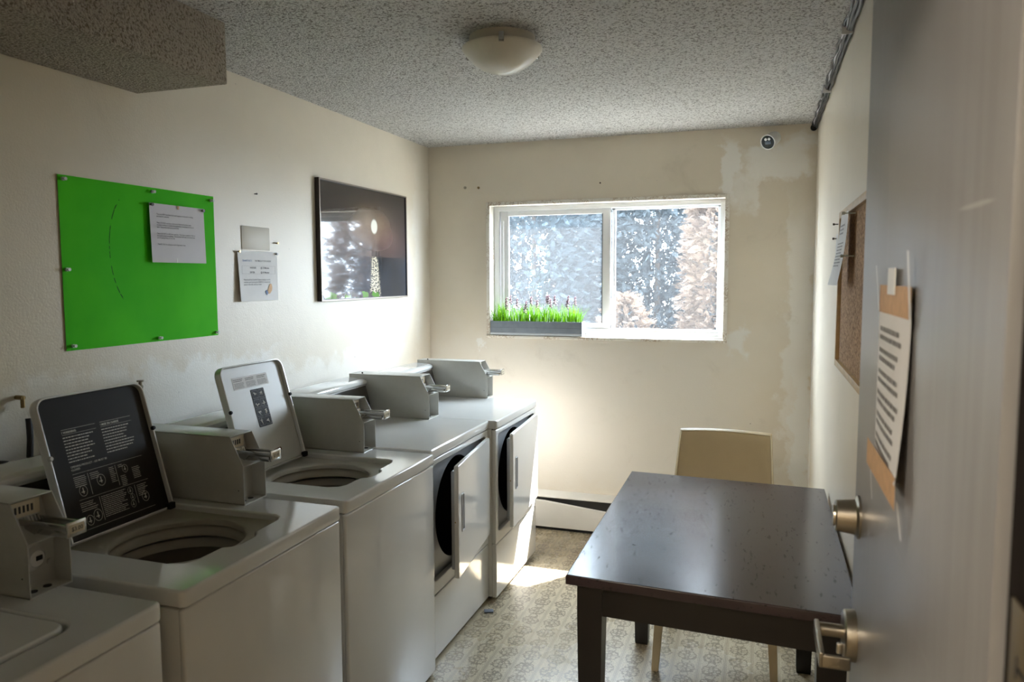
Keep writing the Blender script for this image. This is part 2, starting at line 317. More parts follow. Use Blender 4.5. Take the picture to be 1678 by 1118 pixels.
# ------------------------------------------------------------------ mesh helpers
class MB:
    def __init__(s): s.bm = bmesh.new()
    def _add(s, src):
        me = bpy.data.meshes.new('tmp'); src.to_mesh(me); src.free(); s.bm.from_mesh(me); bpy.data.meshes.remove(me); return s
    def box(s, x0, x1, y0, y1, z0, z1, bev=0, seg=2, mtx=None):
        b = bmesh.new(); r = bmesh.ops.create_cube(b, size=1)
        for v in b.verts:
            v.co = Vector(((x0+x1)/2+v.co.x*(x1-x0), (y0+y1)/2+v.co.y*(y1-y0), (z0+z1)/2+v.co.z*(z1-z0)))
        if bev: bmesh.ops.bevel(b, geom=b.edges[:], offset=bev, segments=seg, affect='EDGES', profile=.5)
        if mtx: b.transform(mtx)
        return s._add(b)
    def prism(s, pts, axis, a0, a1, bev=0, mtx=None):
        """pts: polygon in the two other axes (order x,y,z without axis)."""
        b = bmesh.new(); lo = []; hi = []
        def mk(p, a):
            c = [p[0], p[1]]; c.insert('xyz'.index(axis), a); return b.verts.new(c)
        lo = [mk(p, a0) for p in pts]; hi = [mk(p, a1) for p in pts]; n = len(pts)
        b.faces.new(lo); b.faces.new(hi[::-1])
        for i in range(n): b.faces.new((lo[i], hi[i], hi[(i+1) % n], lo[(i+1) % n]))
        bmesh.ops.recalc_face_normals(b, faces=b.faces[:])
        if bev: bmesh.ops.bevel(b, geom=b.edges[:], offset=bev, segments=2, affect='EDGES', profile=.5)
        if mtx: b.transform(mtx)
        return s._add(b)
    def lathe(s, prof, n=40, mtx=None, close=False):
        """prof: (r, z) list"""
        b = bmesh.new(); rings = []
        for r, z in prof:
            if r < 1e-6: rings.append([b.verts.new((0, 0, z))])
            else: rings.append([b.verts.new((r*math.cos(2*PI*i/n), r*math.sin(2*PI*i/n), z)) for i in range(n)])
        for a, c in zip(rings, rings[1:]):
            for i in range(n):
                j = (i+1) % n
                if len(a) == 1 and len(c) == 1: continue
                if len(a) == 1: b.faces.new((a[0], c[i], c[j]))
                elif len(c) == 1: b.faces.new((a[i], a[j], c[0]))
                else: b.faces.new((a[i], a[j], c[j], c[i]))
        bmesh.ops.recalc_face_normals(b, faces=b.faces[:])
        if mtx: b.transform(mtx)
        return s._add(b)
    def cyl(s, p, q, r, n=16, r2=None):
        p = Vector(p); q = Vector(q); d = q-p; L = d.length; r2 = r if r2 is None else r2
        m_ = Matrix.Translation(p) @ d.to_track_quat('Z', 'Y').to_matrix().to_4x4()
        return s.lathe([(0, 0), (r, 0), (r2, L), (0, L)], n, m_)
    def tube(s, pts, r, n=8):
        b = bmesh.new(); pts = [Vector(p) for p in pts]; rings = []
        up = Vector((0, 0, 1))
        for i, p in enumerate(pts):
            d = (pts[min(i+1, len(pts)-1)]-pts[max(i-1, 0)]).normalized()
            a = d.cross(up)
            if a.length < .1: a = d.cross(Vector((1, 0, 0)))
            a.normalize(); c = a.cross(d)
            rings.append([b.verts.new(p+a*r*math.cos(2*PI*k/n)+c*r*math.sin(2*PI*k/n)) for k in range(n)])
        for a, c in zip(rings, rings[1:]):
            for k in range(n): b.faces.new((a[k], a[(k+1) % n], c[(k+1) % n], c[k]))
        b.faces.new(rings[0][::-1]); b.faces.new(rings[-1])
        bmesh.ops.recalc_face_normals(b, faces=b.faces[:])
        return s._add(b)
    def loft(s, loops):
        b = bmesh.new(); vs = [[b.verts.new(p) for p in L] for L in loops]; n = len(loops[0])
        for a, c in zip(vs, vs[1:]):
            for k in range(n): b.faces.new((a[k], a[(k+1) % n], c[(k+1) % n], c[k]))
        return s._add(b)
    def grid(s, fn, nu, nv):
        b = bmesh.new(); g = [[b.verts.new(fn(i/nu, j/nv)) for j in range(nv+1)] for i in range(nu+1)]
        for i in range(nu):
            for j in range(nv): b.faces.new((g[i][j], g[i+1][j], g[i+1][j+1], g[i][j+1]))
        return s._add(b)
    def mesh(s, me, mtx=None):
        b = bmesh.new(); b.from_mesh(me)
        if mtx: b.transform(mtx)
        return s._add(b)
    def build(s, name, material, parent=None, smooth=35, loc=None):
        me = bpy.data.meshes.new(name); s.bm.to_mesh(me); s.bm.free()
        me.materials.append(material)
        if smooth:
            me.polygons.foreach_set('use_smooth', [True]*len(me.polygons)); me.set_sharp_from_angle(angle=math.radians(smooth))
        o = bpy.data.objects.new(name, me); COL.objects.link(o)
        if parent: o.parent = parent
        if loc: o.location = loc
        return o
def tag(o, label=None, cat=None, group=None, kind=None):
    if label: o['label'] = label
    if cat: o['category'] = cat
    if group: o['group'] = group
    if kind: o['kind'] = kind
    return o
def thing(name, label, cat, loc=(0, 0, 0), group=None):
    o = bpy.data.objects.new(name, None); o.empty_display_size = .05; COL.objects.link(o); o.location = loc
    return tag(o, label, cat, group)

def curve_plate(loops, th, bev=0.0, z=0.0):
    """flat plate with holes, lying in XY at height z (bottom) with thickness th"""
    cu = bpy.data.curves.new('tmp', 'CURVE'); cu.dimensions = '2D'; cu.fill_mode = 'BOTH'
    cu.extrude = th/2-bev; cu.bevel_depth = bev; cu.bevel_resolution = 2; cu.offset = -bev
    for L in loops:
        sp = cu.splines.new('POLY'); sp.points.add(len(L)-1)
        for p, q in zip(sp.points, L): p.co = (q[0], q[1], 0, 1)
        sp.use_cyclic_u = True
    me = conv(cu)
    me.transform(Matrix.Translation((0, 0, z+th/2)))
    return me
def conv(cu):
    o = bpy.data.objects.new('tmp', cu); COL.objects.link(o)
    bpy.context.view_layer.update()
    me = bpy.data.meshes.new_from_object(o.evaluated_get(bpy.context.evaluated_depsgraph_get()))
    bpy.data.objects.remove(o); bpy.data.curves.remove(cu); return me
def text_me(s, size, lh=1.0, align='LEFT', bold=0.0, xs=1.0):
    cu = bpy.data.curves.new('tmp', 'FONT'); cu.body = s; cu.size = size; cu.space_line = lh; cu.align_x = align; cu.resolution_u = 2
    cu.offset = bold*size
    me = conv(cu)
    if xs != 1: me.transform(Matrix.Diagonal((xs, 1, 1, 1)))
    return me
def frame_m(origin, right, up):
    r = Vector(right).normalized(); u = Vector(up).normalized(); n = r.cross(u); o = Vector(origin)
    return Matrix(((r.x, u.x, n.x, o.x), (r.y, u.y, n.y, o.y), (r.z, u.z, n.z, o.z), (0, 0, 0, 1)))
def rrect(x0, x1, y0, y1, r, n=6):
    out = []
    for cx, cy, a0 in ((x1-r, y0+r, -PI/2), (x1-r, y1-r, 0), (x0+r, y1-r, PI/2), (x0+r, y0+r, PI)):
        for i in range(n+1):
            a = a0+PI/2*i/n; out.append((cx+r*math.cos(a), cy+r*math.sin(a)))
    return out
def conform(mb, fn):
    for v in mb.bm.verts: v.co.x = fn(v.co.y, v.co.z)
    return mb
def illegible(mb, mtx, width, rows, lh, h, ragged=.35, rng=random):
    """rows of tiny word-shaped dashes, for print too small to read"""
    for r in range(rows):
        x = 0; end = width*(1-ragged*rng.random())
        while x < end:
            wd = min(rng.uniform(.012, .05)*width*2, end-x)
            b = bmesh.new(); vs = [b.verts.new(p) for p in ((x, -r*lh, 0), (x+wd, -r*lh, 0), (x+wd, -r*lh+h, 0), (x, -r*lh+h, 0))]
            b.faces.new(vs); b.transform(mtx); mb._add(b); x += wd+width*.018

# ------------------------------------------------------------------ room shell
W = 2.379; H = 2.4656; YF = -4.0; TB = .18
OX0, OX1, OZ0, OZ1 = .405, 1.914, 1.224, 2.095
MB().box(-1.5, 4.2, -5.75, 0.0, -.12, 0).build('floor', M['floor'])
fl = bpy.data.objects['floor']; tag(fl, kind='structure')
tag(MB().box(-.12, 0, YF-.12, TB, -.12, 2.7).build('wall_left', M['wall_left']), kind='structure')
tag(MB().box(W, W+.12, YF, TB, -.12, 2.7).build('wall_right', M['wall_right']), kind='structure')
wb = MB()
wb.box(-.0, OX0, 0, TB, -.12, 2.7).box(OX1, W, 0, TB, -.12, 2.7).box(OX0, OX1, 0, TB, -.12, OZ0).box(OX0, OX1, 0, TB, OZ1, 2.7)
tag(wb.build('wall_back', M['wall_back']), kind='structure')
wf = MB().box(0, 1.22, YF-.12, YF, -.12, 2.7).box(1.22, 2.335, YF-.12, YF, 2.17, 2.7).box(2.335, W, YF-.12, YF, -.12, 2.7).box(W, 4.2, YF-.12, YF, -.12, 2.7).box(-1.5, 0, YF-.12, YF, -.12, 2.7)
tag(wf.build('wall_front', M['wall_plain']), kind='structure')
ce = tag(MB().box(-.0, W, YF, 0, H, H+.12).build('ceiling', M['ceiling']), kind='structure')
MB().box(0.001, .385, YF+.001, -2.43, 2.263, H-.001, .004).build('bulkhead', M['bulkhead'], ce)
# hallway behind the doorway
tag(MB().box(-1.5, 4.2, -5.87, -5.75, -.12, 2.7).box(-1.62, -1.5, -5.87, YF, -.12, 2.7).box(4.2, 4.32, -5.87, YF, -.12, 2.7).build('wall_hall', M['wall_plain']), kind='structure')
tag(MB().box(-1.5, 4.2, -5.75, YF-.12, H, H+.12).build('ceiling_hall', M['ceiling']), kind='structure')
# door frame on the hinge side and across the opening
df = MB().box(2.296, 2.335, YF-.13, -3.905, 0, 2.17, .002).box(1.22, 1.25, YF-.13, -3.99, 0, 2.17, .002).box(1.25, 2.296, YF-.13, -3.99, 2.145, 2.17, .002).box(2.318, 2.36, YF, -3.985, 0, 2.2)
tag(df.build('trim_1', M['frame_dark']), kind='structure')
# unseen slab added above the window to trim the sun patch; ground outside
tag(MB().box(-1.5, 4.5, TB, .43, 2.55, 2.67).build('sun_cut_slab', M['siding']), kind='structure')
tag(MB().box(-8, 10, TB, 14, .7, .9).build('ground', M['ground']), kind='structure')
tag(MB().box(-.12, W+.12, -4.12, TB, 2.7, 2.82).box(-1.62, 4.32, -5.87, -4.12, 2.7, 2.82).build('roof_slab', M['siding']), kind='structure')

# ------------------------------------------------------------------ window
win = tag(bpy.data.objects.new('window_1', None), kind='structure'); COL.objects.link(win); win.location = (0, 0, 0)
j = MB().box(OX0, OX0+.024, -.006, TB, OZ0, OZ1, .002).box(OX1-.024, OX1, -.006, TB, OZ0, OZ1, .002).box(OX0+.022, OX1-.022, -.006, TB, OZ1-.022, OZ1, .002)
j.build('window_jamb', M['jamb'], win)
MB().box(OX0, OX1, -.018, TB+.02, OZ0-.002, OZ0+.016, .004).build('window_sill', M['jamb'], win)
FX0, FX1, FZ0, FZ1 = .43, 1.89, OZ0+.022, OZ1-.022
fr = MB().box(FX0, FX0+.038, .075, .16, FZ0, FZ1, .003).box(FX1-.03, FX1, .075, .16, FZ0, FZ1, .003).box(FX0+.001, FX1-.001, .0765, .159, FZ1-.03, FZ1-.0005, .003).box(FX0+.001, FX1-.001, .0765, .159, FZ0+.0005, FZ0+.03, .003)
fr.box(FX0+.03, FX1-.03, .082, .086, FZ0+.03, FZ0+.042).box(FX0+.03, FX1-.03, .112, .116, FZ0+.03, FZ0+.046)
fr.build('window_frame', M['vinyl'], win)
MB().box(1.2, FX1-.03, .09, .11, FZ0+.0302, FZ0+.036).build('track_shadow_gap', M['vinyl_grey'], win)
SX0, SX1, SZ0, SZ1 = .472, 1.200, FZ0+.04, FZ1-.026
sh = MB().box(SX0, SX0+.052, .088, .112, SZ0, SZ1, .003).box(SX1-.050, SX1, .088, .112, SZ0, SZ1, .003).box(SX0, SX1, .0885, .1115, SZ1-.036, SZ1, .003).box(SX0, SX1, .0885, .1115, SZ0, SZ0+.036, .003)
sash = sh.build('sliding_sash', M['vinyl'], win)
MB().box(SX0+.050, SX1-.048, .098, .102, SZ0+.034, SZ1-.034).build('pane', M['glass_l'], sash)
g = MB().box(SX1-.056, SX1-.050, .09, .112, SZ0+.03, SZ1-.03).box(SX0+.05, SX0+.054, .09, .112, SZ0+.03, SZ1-.03); g.build('gasket', M['vinyl_grey'], sash)
MB().box(SX0+.014, SX0+.024, .078, .090, 1.45, 1.98, .002).build('pull_rail', M['vinyl'], sash)
fx = MB().box(1.203, 1.225, .116, .14, FZ0+.03, FZ1-.03, .002).box(FX1-.045, FX1-.03, .116, .14, FZ0+.03, FZ1-.03, .002).box(1.2, FX1-.03, .116, .14, FZ1-.042, FZ1-.03, .002).box(1.2, FX1-.03, .116, .14, FZ0+.03, FZ0+.044, .002)
fixed = fx.build('fixed_sash', M['vinyl'], win)
MB().box(1.220, FX1-.042, .126, .130, FZ0+.042, FZ1-.04).build('pane', M['glass_r'], fixed)
for zc in (1.965, 1.359):
    c = MB().tube([(1.846, .108, zc+.015), (1.826, .104, zc+.015), (1.822, .104, zc), (1.824, .104, zc-.015), (1.846, .108, zc-.015)], .0025, 6)
    c.build('screen_clip', M['black'], win)

# ------------------------------------------------------------------ washers and dryers
SLANT = .38
def coin_box(par, v0, v1, dx=0.0, lock=False):
    """the meter case on the right rear of each machine, local y v0..v1; x .16 .. .605"""
    xb, xt, xf = .16+dx, .558+dx, .605+dx; z0, z1, zs = .914, 1.126, 1.036; T = .003
    prof = [(xb, z0), (xf, z0), (xf, zs), (xt, z1), (xb, z1)]
    b = MB().prism(prof, 'y', v0, v0+T, .0008).prism(prof, 'y', v1-T, v1, .0008)
    b.box(xb, xt, v0, v1, z1-T, z1, .0008).box(xb, xb+T, v0, v1, z0, z1).box(xb, xf-.0005, v0, v1, z0, z0+T)
    b.box(xf-.052, xf-.049, v0+T, v1-T, z0, zs)                                  # recessed vault face
    b.prism([(xf-.001, zs-.003), (xf-.001, zs), (xf-.06, zs+.022), (xf-.06, zs+.019)], 'y', v0+T, v1-T)  # shelf under the slide
    b.prism([(xf-.060, zs), (xf-.057, zs), (xt-.038, z1), (xt-.041, z1)], 'y', v0+T, v1-T)   # recessed slide face
    c = b.build('coin_box', M['enamel_grey'], par, 25)
    for q in ((xb+.06, z1), ):
        MB().cyl((q[0], (v0+v1)/2-.03, q[1]-.002), (q[0], (v0+v1)/2-.03, q[1]+.006), .004, 10).build('key_knob', M['black'], c)
    vm = (v0+v1)/2+.006
    MB().box(xt-.02, xt-.017, v0+.014, v1-.02, z1-.045, z1-.010, mtx=None).build('instruction_plate', M['plate'], c)
    s = MB()
    for k in range(5): s.box(xt-.0172, xt-.0162, v0+.024+k*.010, v0+.029+k*.010, z1-.036, z1-.020)
    s.build('plate_print', M['ink'], c)
    # coin slide: chute, two rails, coin pins and end plate, tipping slightly upward
    zc = zs+.030; xe = xf+.072
    sl = MB().box(xt-.035, xe, vm-.022, vm-.017, zc-.004, zc+.010, .001).box(xt-.035, xe, vm+.017, vm+.022, zc-.004, zc+.010, .001)
    sl.box(xt-.035, xe, vm-.017, vm+.017, zc-.004, zc-.001).box(xf-.05, xe-.012, vm-.014, vm+.014, zc-.022, zc-.004, .003)
    sl.prism([(xf-.055, zc-.004), (xf-.01, zc-.004), (xf-.045, zc-.04), (xf-.055, zc-.04)], 'y', vm-.02, vm+.02)
    for k in range(5): sl.cyl((xt-.005, vm-.016+k*.008, zc), (xt-.012, vm-.016+k*.008, zc+.014), .0028, 8)
    slide = sl.build('coin_slide', M['chrome'], c)
    MB().box(xe, xe+.005, vm-.025, vm+.025, zc-.018, zc+.016, .002).box(xe-.006, xe+.0, vm-.012, vm+.012, zc-.016, zc+.0, .001).build('slide_end_plate', M['chrome'], c)
    pl = MB().box(xe+.0052, xe+.0058, vm-.018, vm+.018, zc-.010, zc+.010); pl.build('price_label', M['plate'], c)
    MB().mesh(text_me('$3.00', .013, align='CENTER', bold=.015), frame_m((xe+.0062, vm, zc-.005), (0, 1, 0), (0, 0, 1))).build('price_text', M['ink'], c, 0)
    xv = xf-.0485
    if lock:
        lk = MB().lathe([(0, .010), (.018, .010), (.021, .006), (.026, .002), (.028, 0)], 28, frame_m((xv, vm-.006, z0+.070), (0, 1, 0), (0, 0, 1)))
        lk.build('vault_lock', M['enamel'], c)
        MB().box(xv+.010, xv+.0112, vm-.010, vm+.006, z0+.065, z0+.076, .001).build('key_slot', M['black'], c)
        MB().cyl((xv, vm+.030, z0+.05), (xv+.004, vm+.030, z0+.05), .007, 14).build('screw_head', M['enamel_grey'], c)
    else:
        MB().box(xv, xv+.004, v0+.02, v0+.055, z0+.02, zs-.01, .001).build('vault_door', M['enamel_grey'], c)
    for k in range(2):
        MB().cyl((xf-.028, v0+.03+k*.035, z0+.0025), (xf-.028, v0+.03+k*.035, z0+.0045), .009, 14).build('mounting_bolt', M['heater_dark'], c)
    MB().cyl((xf-.02, v0-.0008, z0+.045), (xf-.02, v0+.001, z0+.045), .002, 8).build('screw', M['black'], c)
    return c
def console(par, v0, v1, dx=0.0):
    p = [(.10+dx, .914), (.300+dx, .914), (.298+dx, .935), (.262+dx, 1.075), (.270+dx, 1.082), (.268+dx, 1.098), (.250+dx, 1.106), (.16+dx, 1.112), (.10+dx, 1.10)]
    c = MB().prism(p, 'y', v0, v1, .004).build('console', M['enamel'], par, 30)
    q = [(.3005+dx, .935), (.302+dx, .936), (.2665+dx, 1.072), (.265+dx, 1.071)]
    MB().prism(q, 'y', v0+.012, v1-.012).build('display_panel', M['panel_glass'], c)
    return c
def shell_boxes(par, D, hw, ztop, foot=.015):
    """painted cabinet with a rounded top lip"""
    return MB().box(.20, D-.006, -hw+.003, hw-.003, foot, ztop, .010, 3)

def washer(name, yc, D, hw, lid, cb, label):
    t_ = thing(name, label, 'washing machine', (0, yc, 0), 'coin operated washers and dryers along the left wall')
    # cabinet as four walls so the tub is a real hollow
    cab = MB().box(D-.022, D-.006, -hw+.003, hw-.003, .015, .868, .006, 3).box(.20, D-.02, -hw+.003, -hw+.018, .015, .868, .004).box(.20, D-.02, hw-.018, hw-.003, .015, .868, .004).box(.20, .21, -hw+.01, hw-.01, .015, .868).box(.21, D-.02, -hw+.01, hw-.01, .015, .03)
    cab.build('cabinet', M['enamel'], t_)
    for sx in (.25, D-.06):
        for sy in (-hw+.05, hw-.05): MB().cyl((sx, sy, 0), (sx, sy, .02), .018, 12).build('foot', M['black'], t_)
    outer = rrect(.19, D, -hw, hw, .018, 5)
    if lid is None: 
        hole = rrect(.37, .80, -.215, .195, .045, 6)
        me = curve_plate([outer, hole], .042, .007, .872)
        MB().mesh(me).build('top_deck', M['enamel'], t_, 40)
        me2 = curve_plate([rrect(.378, .792, -.207, .187, .038, 6)], .020, .006, .897)
        MB().mesh(me2).build('lid', M['enamel'], t_, 40)
        MB().box(.37, .80, -.215, .195, .873, .880).build('tub_cover', M['lid_grey'], t_)
    else:
        hole = []
        for (a_, b_) in ((.36, -.205), (.735, -.205), (.765, -.190), (.778, -.165), (.780, -.075), (.800, -.060), (.810, -.040), (.810, .02), (.800, .04), (.785, .055), (.782, .16), (.770, .185), (.745, .198), (.36, .198)): hole.append((a_, b_))
        me = curve_plate([outer, hole], .042, .006, .872)
        MB().mesh(me).build('top_deck', M['enamel'], t_, 40)
        # bowl: from the deck hole down to the round opening
        n = 72; cx, cy, r = .575, 0.0, .176
        def outline(ang):
            d = Vector((math.cos(ang), math.sin(ang))); best = 9
            H2 = hole
            for i in range(len(H2)):
                p = Vector(H2[i])-Vector((cx, cy)); q = Vector(H2[(i+1) % len(H2)])-Vector((cx, cy)); e = q-p
                den = d.x*e.y-d.y*e.x
                if abs(den) < 1e-9: continue
                s_ = (p.x*e.y-p.y*e.x)/den; u_ = (p.x*d.y-p.y*d.x)/den
                if s_ > 0 and -1e-6 <= u_ <= 1+1e-6: best = min(best, s_)
            return best
        loops = []
        for f, z in ((0, .900), (.0, .896), (.25, .891), (.6, .888), (.9, .886), (1.0, .880), (1.0, .868)):
            L = []
            for k in range(n):
                a = 2*PI*k/n; R = outline(a); rr = max(R, r)*(1-f)+r*f if R > r else R*(1-f)+min(r, R)*f
                rr += .003 if f == 0 else 0
                L.append((cx+rr*math.cos(a), cy+rr*math.sin(a), z))
            loops.append(L)
        MB().loft(loops).build('deck_bowl', M['ring' if lid == 'dark' else 'lid_grey'], t_, 50)
        T = Matrix.Translation((cx, cy, 0))
        MB().lathe([(.190, .868), (.181, .862), (.172, .852), (.170, .838), (.180, .832), (.186, .838)], 64, T).build('balance_ring', M['ring'], t_)
        MB().lathe([(.205, .826), (.190, .824), (.180, .812), (.178, .800), (.200, .795)], 64, T).build('tub_ring', M['ring'], t_)
        MB().lathe([(.215, .832), (.208, .80), (.200, .78), (.200, .42), (.16, .40), (0, .40)], 64, T).build('basket', M['basket'], t_)
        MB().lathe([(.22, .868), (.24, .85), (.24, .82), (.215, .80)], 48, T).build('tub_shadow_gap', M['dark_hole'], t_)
        # lid, opened and leaning back to the wall
        th = math.radians(15.8); hx, hz = .392, .912; L = .40; lw = .182
        right = Vector((0, 1, 0)); up = Vector((-math.sin(th), 0, math.cos(th)))
        fm = frame_m((hx, 0, hz), right, up)          # local z points into the room
        lo = -lw; hi = lw
        rim_o = [(lo, 0), (hi, 0)]+[(hi-.035+.035*math.cos(a), L-.035+.035*math.sin(a)) for a in np.linspace(0, PI/2, 7)]+[(lo+.035+.035*math.cos(a), L-.035+.035*math.sin(a)) for a in np.linspace(PI/2, PI, 7)]
        def ins(d):
            return [(lo+d, d*.6), (hi-d, d*.6)]+[(hi-.035+(.035-d)*math.cos(a), L-.035+(.035-d)*math.sin(a)) for a in np.linspace(0, PI/2, 7)]+[(lo+.035+(.035-d)*math.cos(a), L-.035+(.035-d)*math.sin(a)) for a in np.linspace(PI/2, PI, 7)]
        pl = MB().mesh(curve_plate([rim_o], .006, .002, -.026), fm).mesh(curve_plate([rim_o, ins(.006)], .024, .002, -.022), fm)
        lidc = pl.build('lid', M['enamel'], t_, 40)
        inn = MB().mesh(curve_plate([ins(.0062)], .008, .001, -.020), fm)
        liner = inn.build('lid_liner', M['lid_dark'] if lid == 'dark' else M['lid_grey'], lidc, 40)
        for sx in (lo+.003, hi-.003):
            zz = .235 if sx < 0 else .25
            MB().lathe([(0, .006), (.005, .005), (.007, 0), (.007, -.004)], 14, fm @ Matrix.Translation((sx, zz, .002))).build('lid_bumper', M['enamel_grey'] if lid == 'dark' and sx < 0 else M['black'], lidc)
        MB().box(-.004, .012, hi-.03, hi-.006, 0, .02, .003, mtx=Matrix.Translation((hx, 0, hz-.004))).build('hinge', M['black'], lidc)
        fi = fm @ Matrix.Translation((0, 0, -.0115))
        pr = MB(); rr = random.Random(3)
        if lid == 'dark':
            def bar(x0, y0, x1, y1):
                b_ = bmesh.new(); b_.faces.new([b_.verts.new(p) for p in ((x0, y0, 0), (x1, y0, 0), (x1, y1, 0), (x0, y1, 0))]); b_.transform(fi); pr._add(b_)
            x0, x1 = -.118, .118
            pr.mesh(text_me('! WARNING', .0085, bold=.02), fi @ Matrix.Translation((x0, .293, 0)))
            pr.mesh(text_me('! MISE EN GARDE', .0085, bold=.02), fi @ Matrix.Translation((.008, .293, 0)))
            for a_, b_ in ((x0, -.008), (.008, x1)): bar(a_, .303, b_, .3038); bar(a_, .289, b_, .2896)
            illegible(pr, fi @ Matrix.Translation((x0, .280, 0)), .11, 9, .0085, .0026, .5, rr)
            illegible(pr, fi @ Matrix.Translation((.008, .280, 0)), .108, 9, .0085, .0026, .35, rr)
            pr.mesh(text_me('OPENING PRODUCT - LID MUST BE\nCLOSED', .0075, lh=1.1, bold=.01), fi @ Matrix.Translation((x0, .196, 0)))
            bar(x0, .178, x1+.004, .1788); bar(x0, .105, x1+.004, .1058); bar(x0, .022, x1+.006, .0228)
            bar(x0+.045, .112, x0+.0462, .172); bar(.02, .112, .0212, .172); bar(x0+.062, .032, x0+.0632, .100); bar(.068, .045, .0692, .100)
            for (a_, b_, w_, n_) in ((x0, .168, .04, 6), (x0+.052, .168, .032, 4), (-.002, .168, .02, 9), (.03, .168, .02, 2), (.03, .135, .022, 6), (.075, .150, .03, 7), (x0, .095, .055, 3), (x0, .078, .055, 2), (x0+.068, .096, .085, 12), (.076, .095, .04, 3), (.076, .080, .03, 4)):
                illegible(pr, fi @ Matrix.Translation((a_, b_, 0)), w_, n_, .0052, .0018, .3, rr)
            for (a_, b_, s_) in ((x0+.02, .128, .013), (-.035, .143, .014), (.052, .155, .010), (x0+.018, .045, .012), (x0+.045, .052, .014), (.05, .088, .009), (.053, .068, .008), (.05, .048, .009), (.098, .058, .013)):
                for k in range(14):     # little line drawings
                    a1 = 2*PI*k/14; a2 = 2*PI*(k+1)/14
                    p1 = (a_+s_*math.cos(a1), b_+s_*1.2*math.sin(a1)); p2 = (a_+s_*math.cos(a2), b_+s_*1.2*math.sin(a2))
                    b2 = bmesh.new(); b2.faces.new([b2.verts.new((*p, 0)) for p in (p1, p2, (p2[0]*.92+a_*.08, p2[1]*.92+b_*.08), (p1[0]*.92+a_*.08, p1[1]*.92+b_*.08))]); b2.transform(fi); pr._add(b2)
                bar(a_-s_*.5, b_-s_*.3, a_+s_*.3, b_-s_*.1); bar(a_-s_*.1, b_-s_*.6, a_+s_*.1, b_+s_*.7)
            tag(pr.build('printed_instructions', M['ink_white'], lidc, 0), kind='stuff')
        else:
            MB().mesh(curve_plate([rrect(-.115, .085, .31, .355, .002, 2)], .0006, 0, 0), fi).build('warning_label', M['paper'], lidc, 0)
            for k in range(3):
                illegible(pr, fi @ Matrix.Translation((-.110+k*.066, .345, .0009)), .055, 2, .006, .0035, .3, rr)
                illegible(pr, fi @ Matrix.Translation((-.110+k*.066, .332, .0009)), .055, 5, .0042, .002, .1, rr)
            tag(pr.build('label_print', M['ink_soft'], lidc, 0), kind='stuff')
            MB().mesh(curve_plate([rrect(-.032, .045, .155, .300, .004, 3)], .0006, 0, 0), fi).build('pictogram_sticker', M['black'], lidc, 0)
            g_ = MB(); g2 = MB()
            for a_ in range(2):
                for b_ in range(4):
                    x_ = -.028+a_*.037; y_ = .160+b_*.035
                    g_.mesh(curve_plate([rrect(x_, x_+.032, y_, y_+.030, .004, 3), rrect(x_+.001, x_+.031, y_+.001, y_+.029, .004, 3)], .0004, 0, .0008), fi)
                    for k in range(4):
                        a1 = rr.uniform(0, PI); g2.mesh(curve_plate([rrect(-.007, .007, -.0011, .0011, .0005, 1)], .0003, 0, .0009), fi @ Matrix.Translation((x_+.016+rr.uniform(-.005, .005), y_+.015+rr.uniform(-.006, .006), 0)) @ Matrix.Rotation(a1, 4, 'Z'))
            g_.build('sticker_grid', M['ink_soft'], lidc, 0); tag(g2.build('pictograms', M['ink_white'], lidc, 0), kind='stuff')
            MB().mesh(curve_plate([rrect(.012, .060, .048, .060, .005, 4)], .0005, 0, 0), fi @ Matrix.Rotation(.05, 4, 'Z')).build('brown_smear', M['stain_brown'], lidc, 0)
    console(t_, -hw+.02, cb[0]-yc-.012, 0)
    coin_box(t_, cb[0]-yc, cb[1]-yc, 0, lock=(lid is None))
    return t_

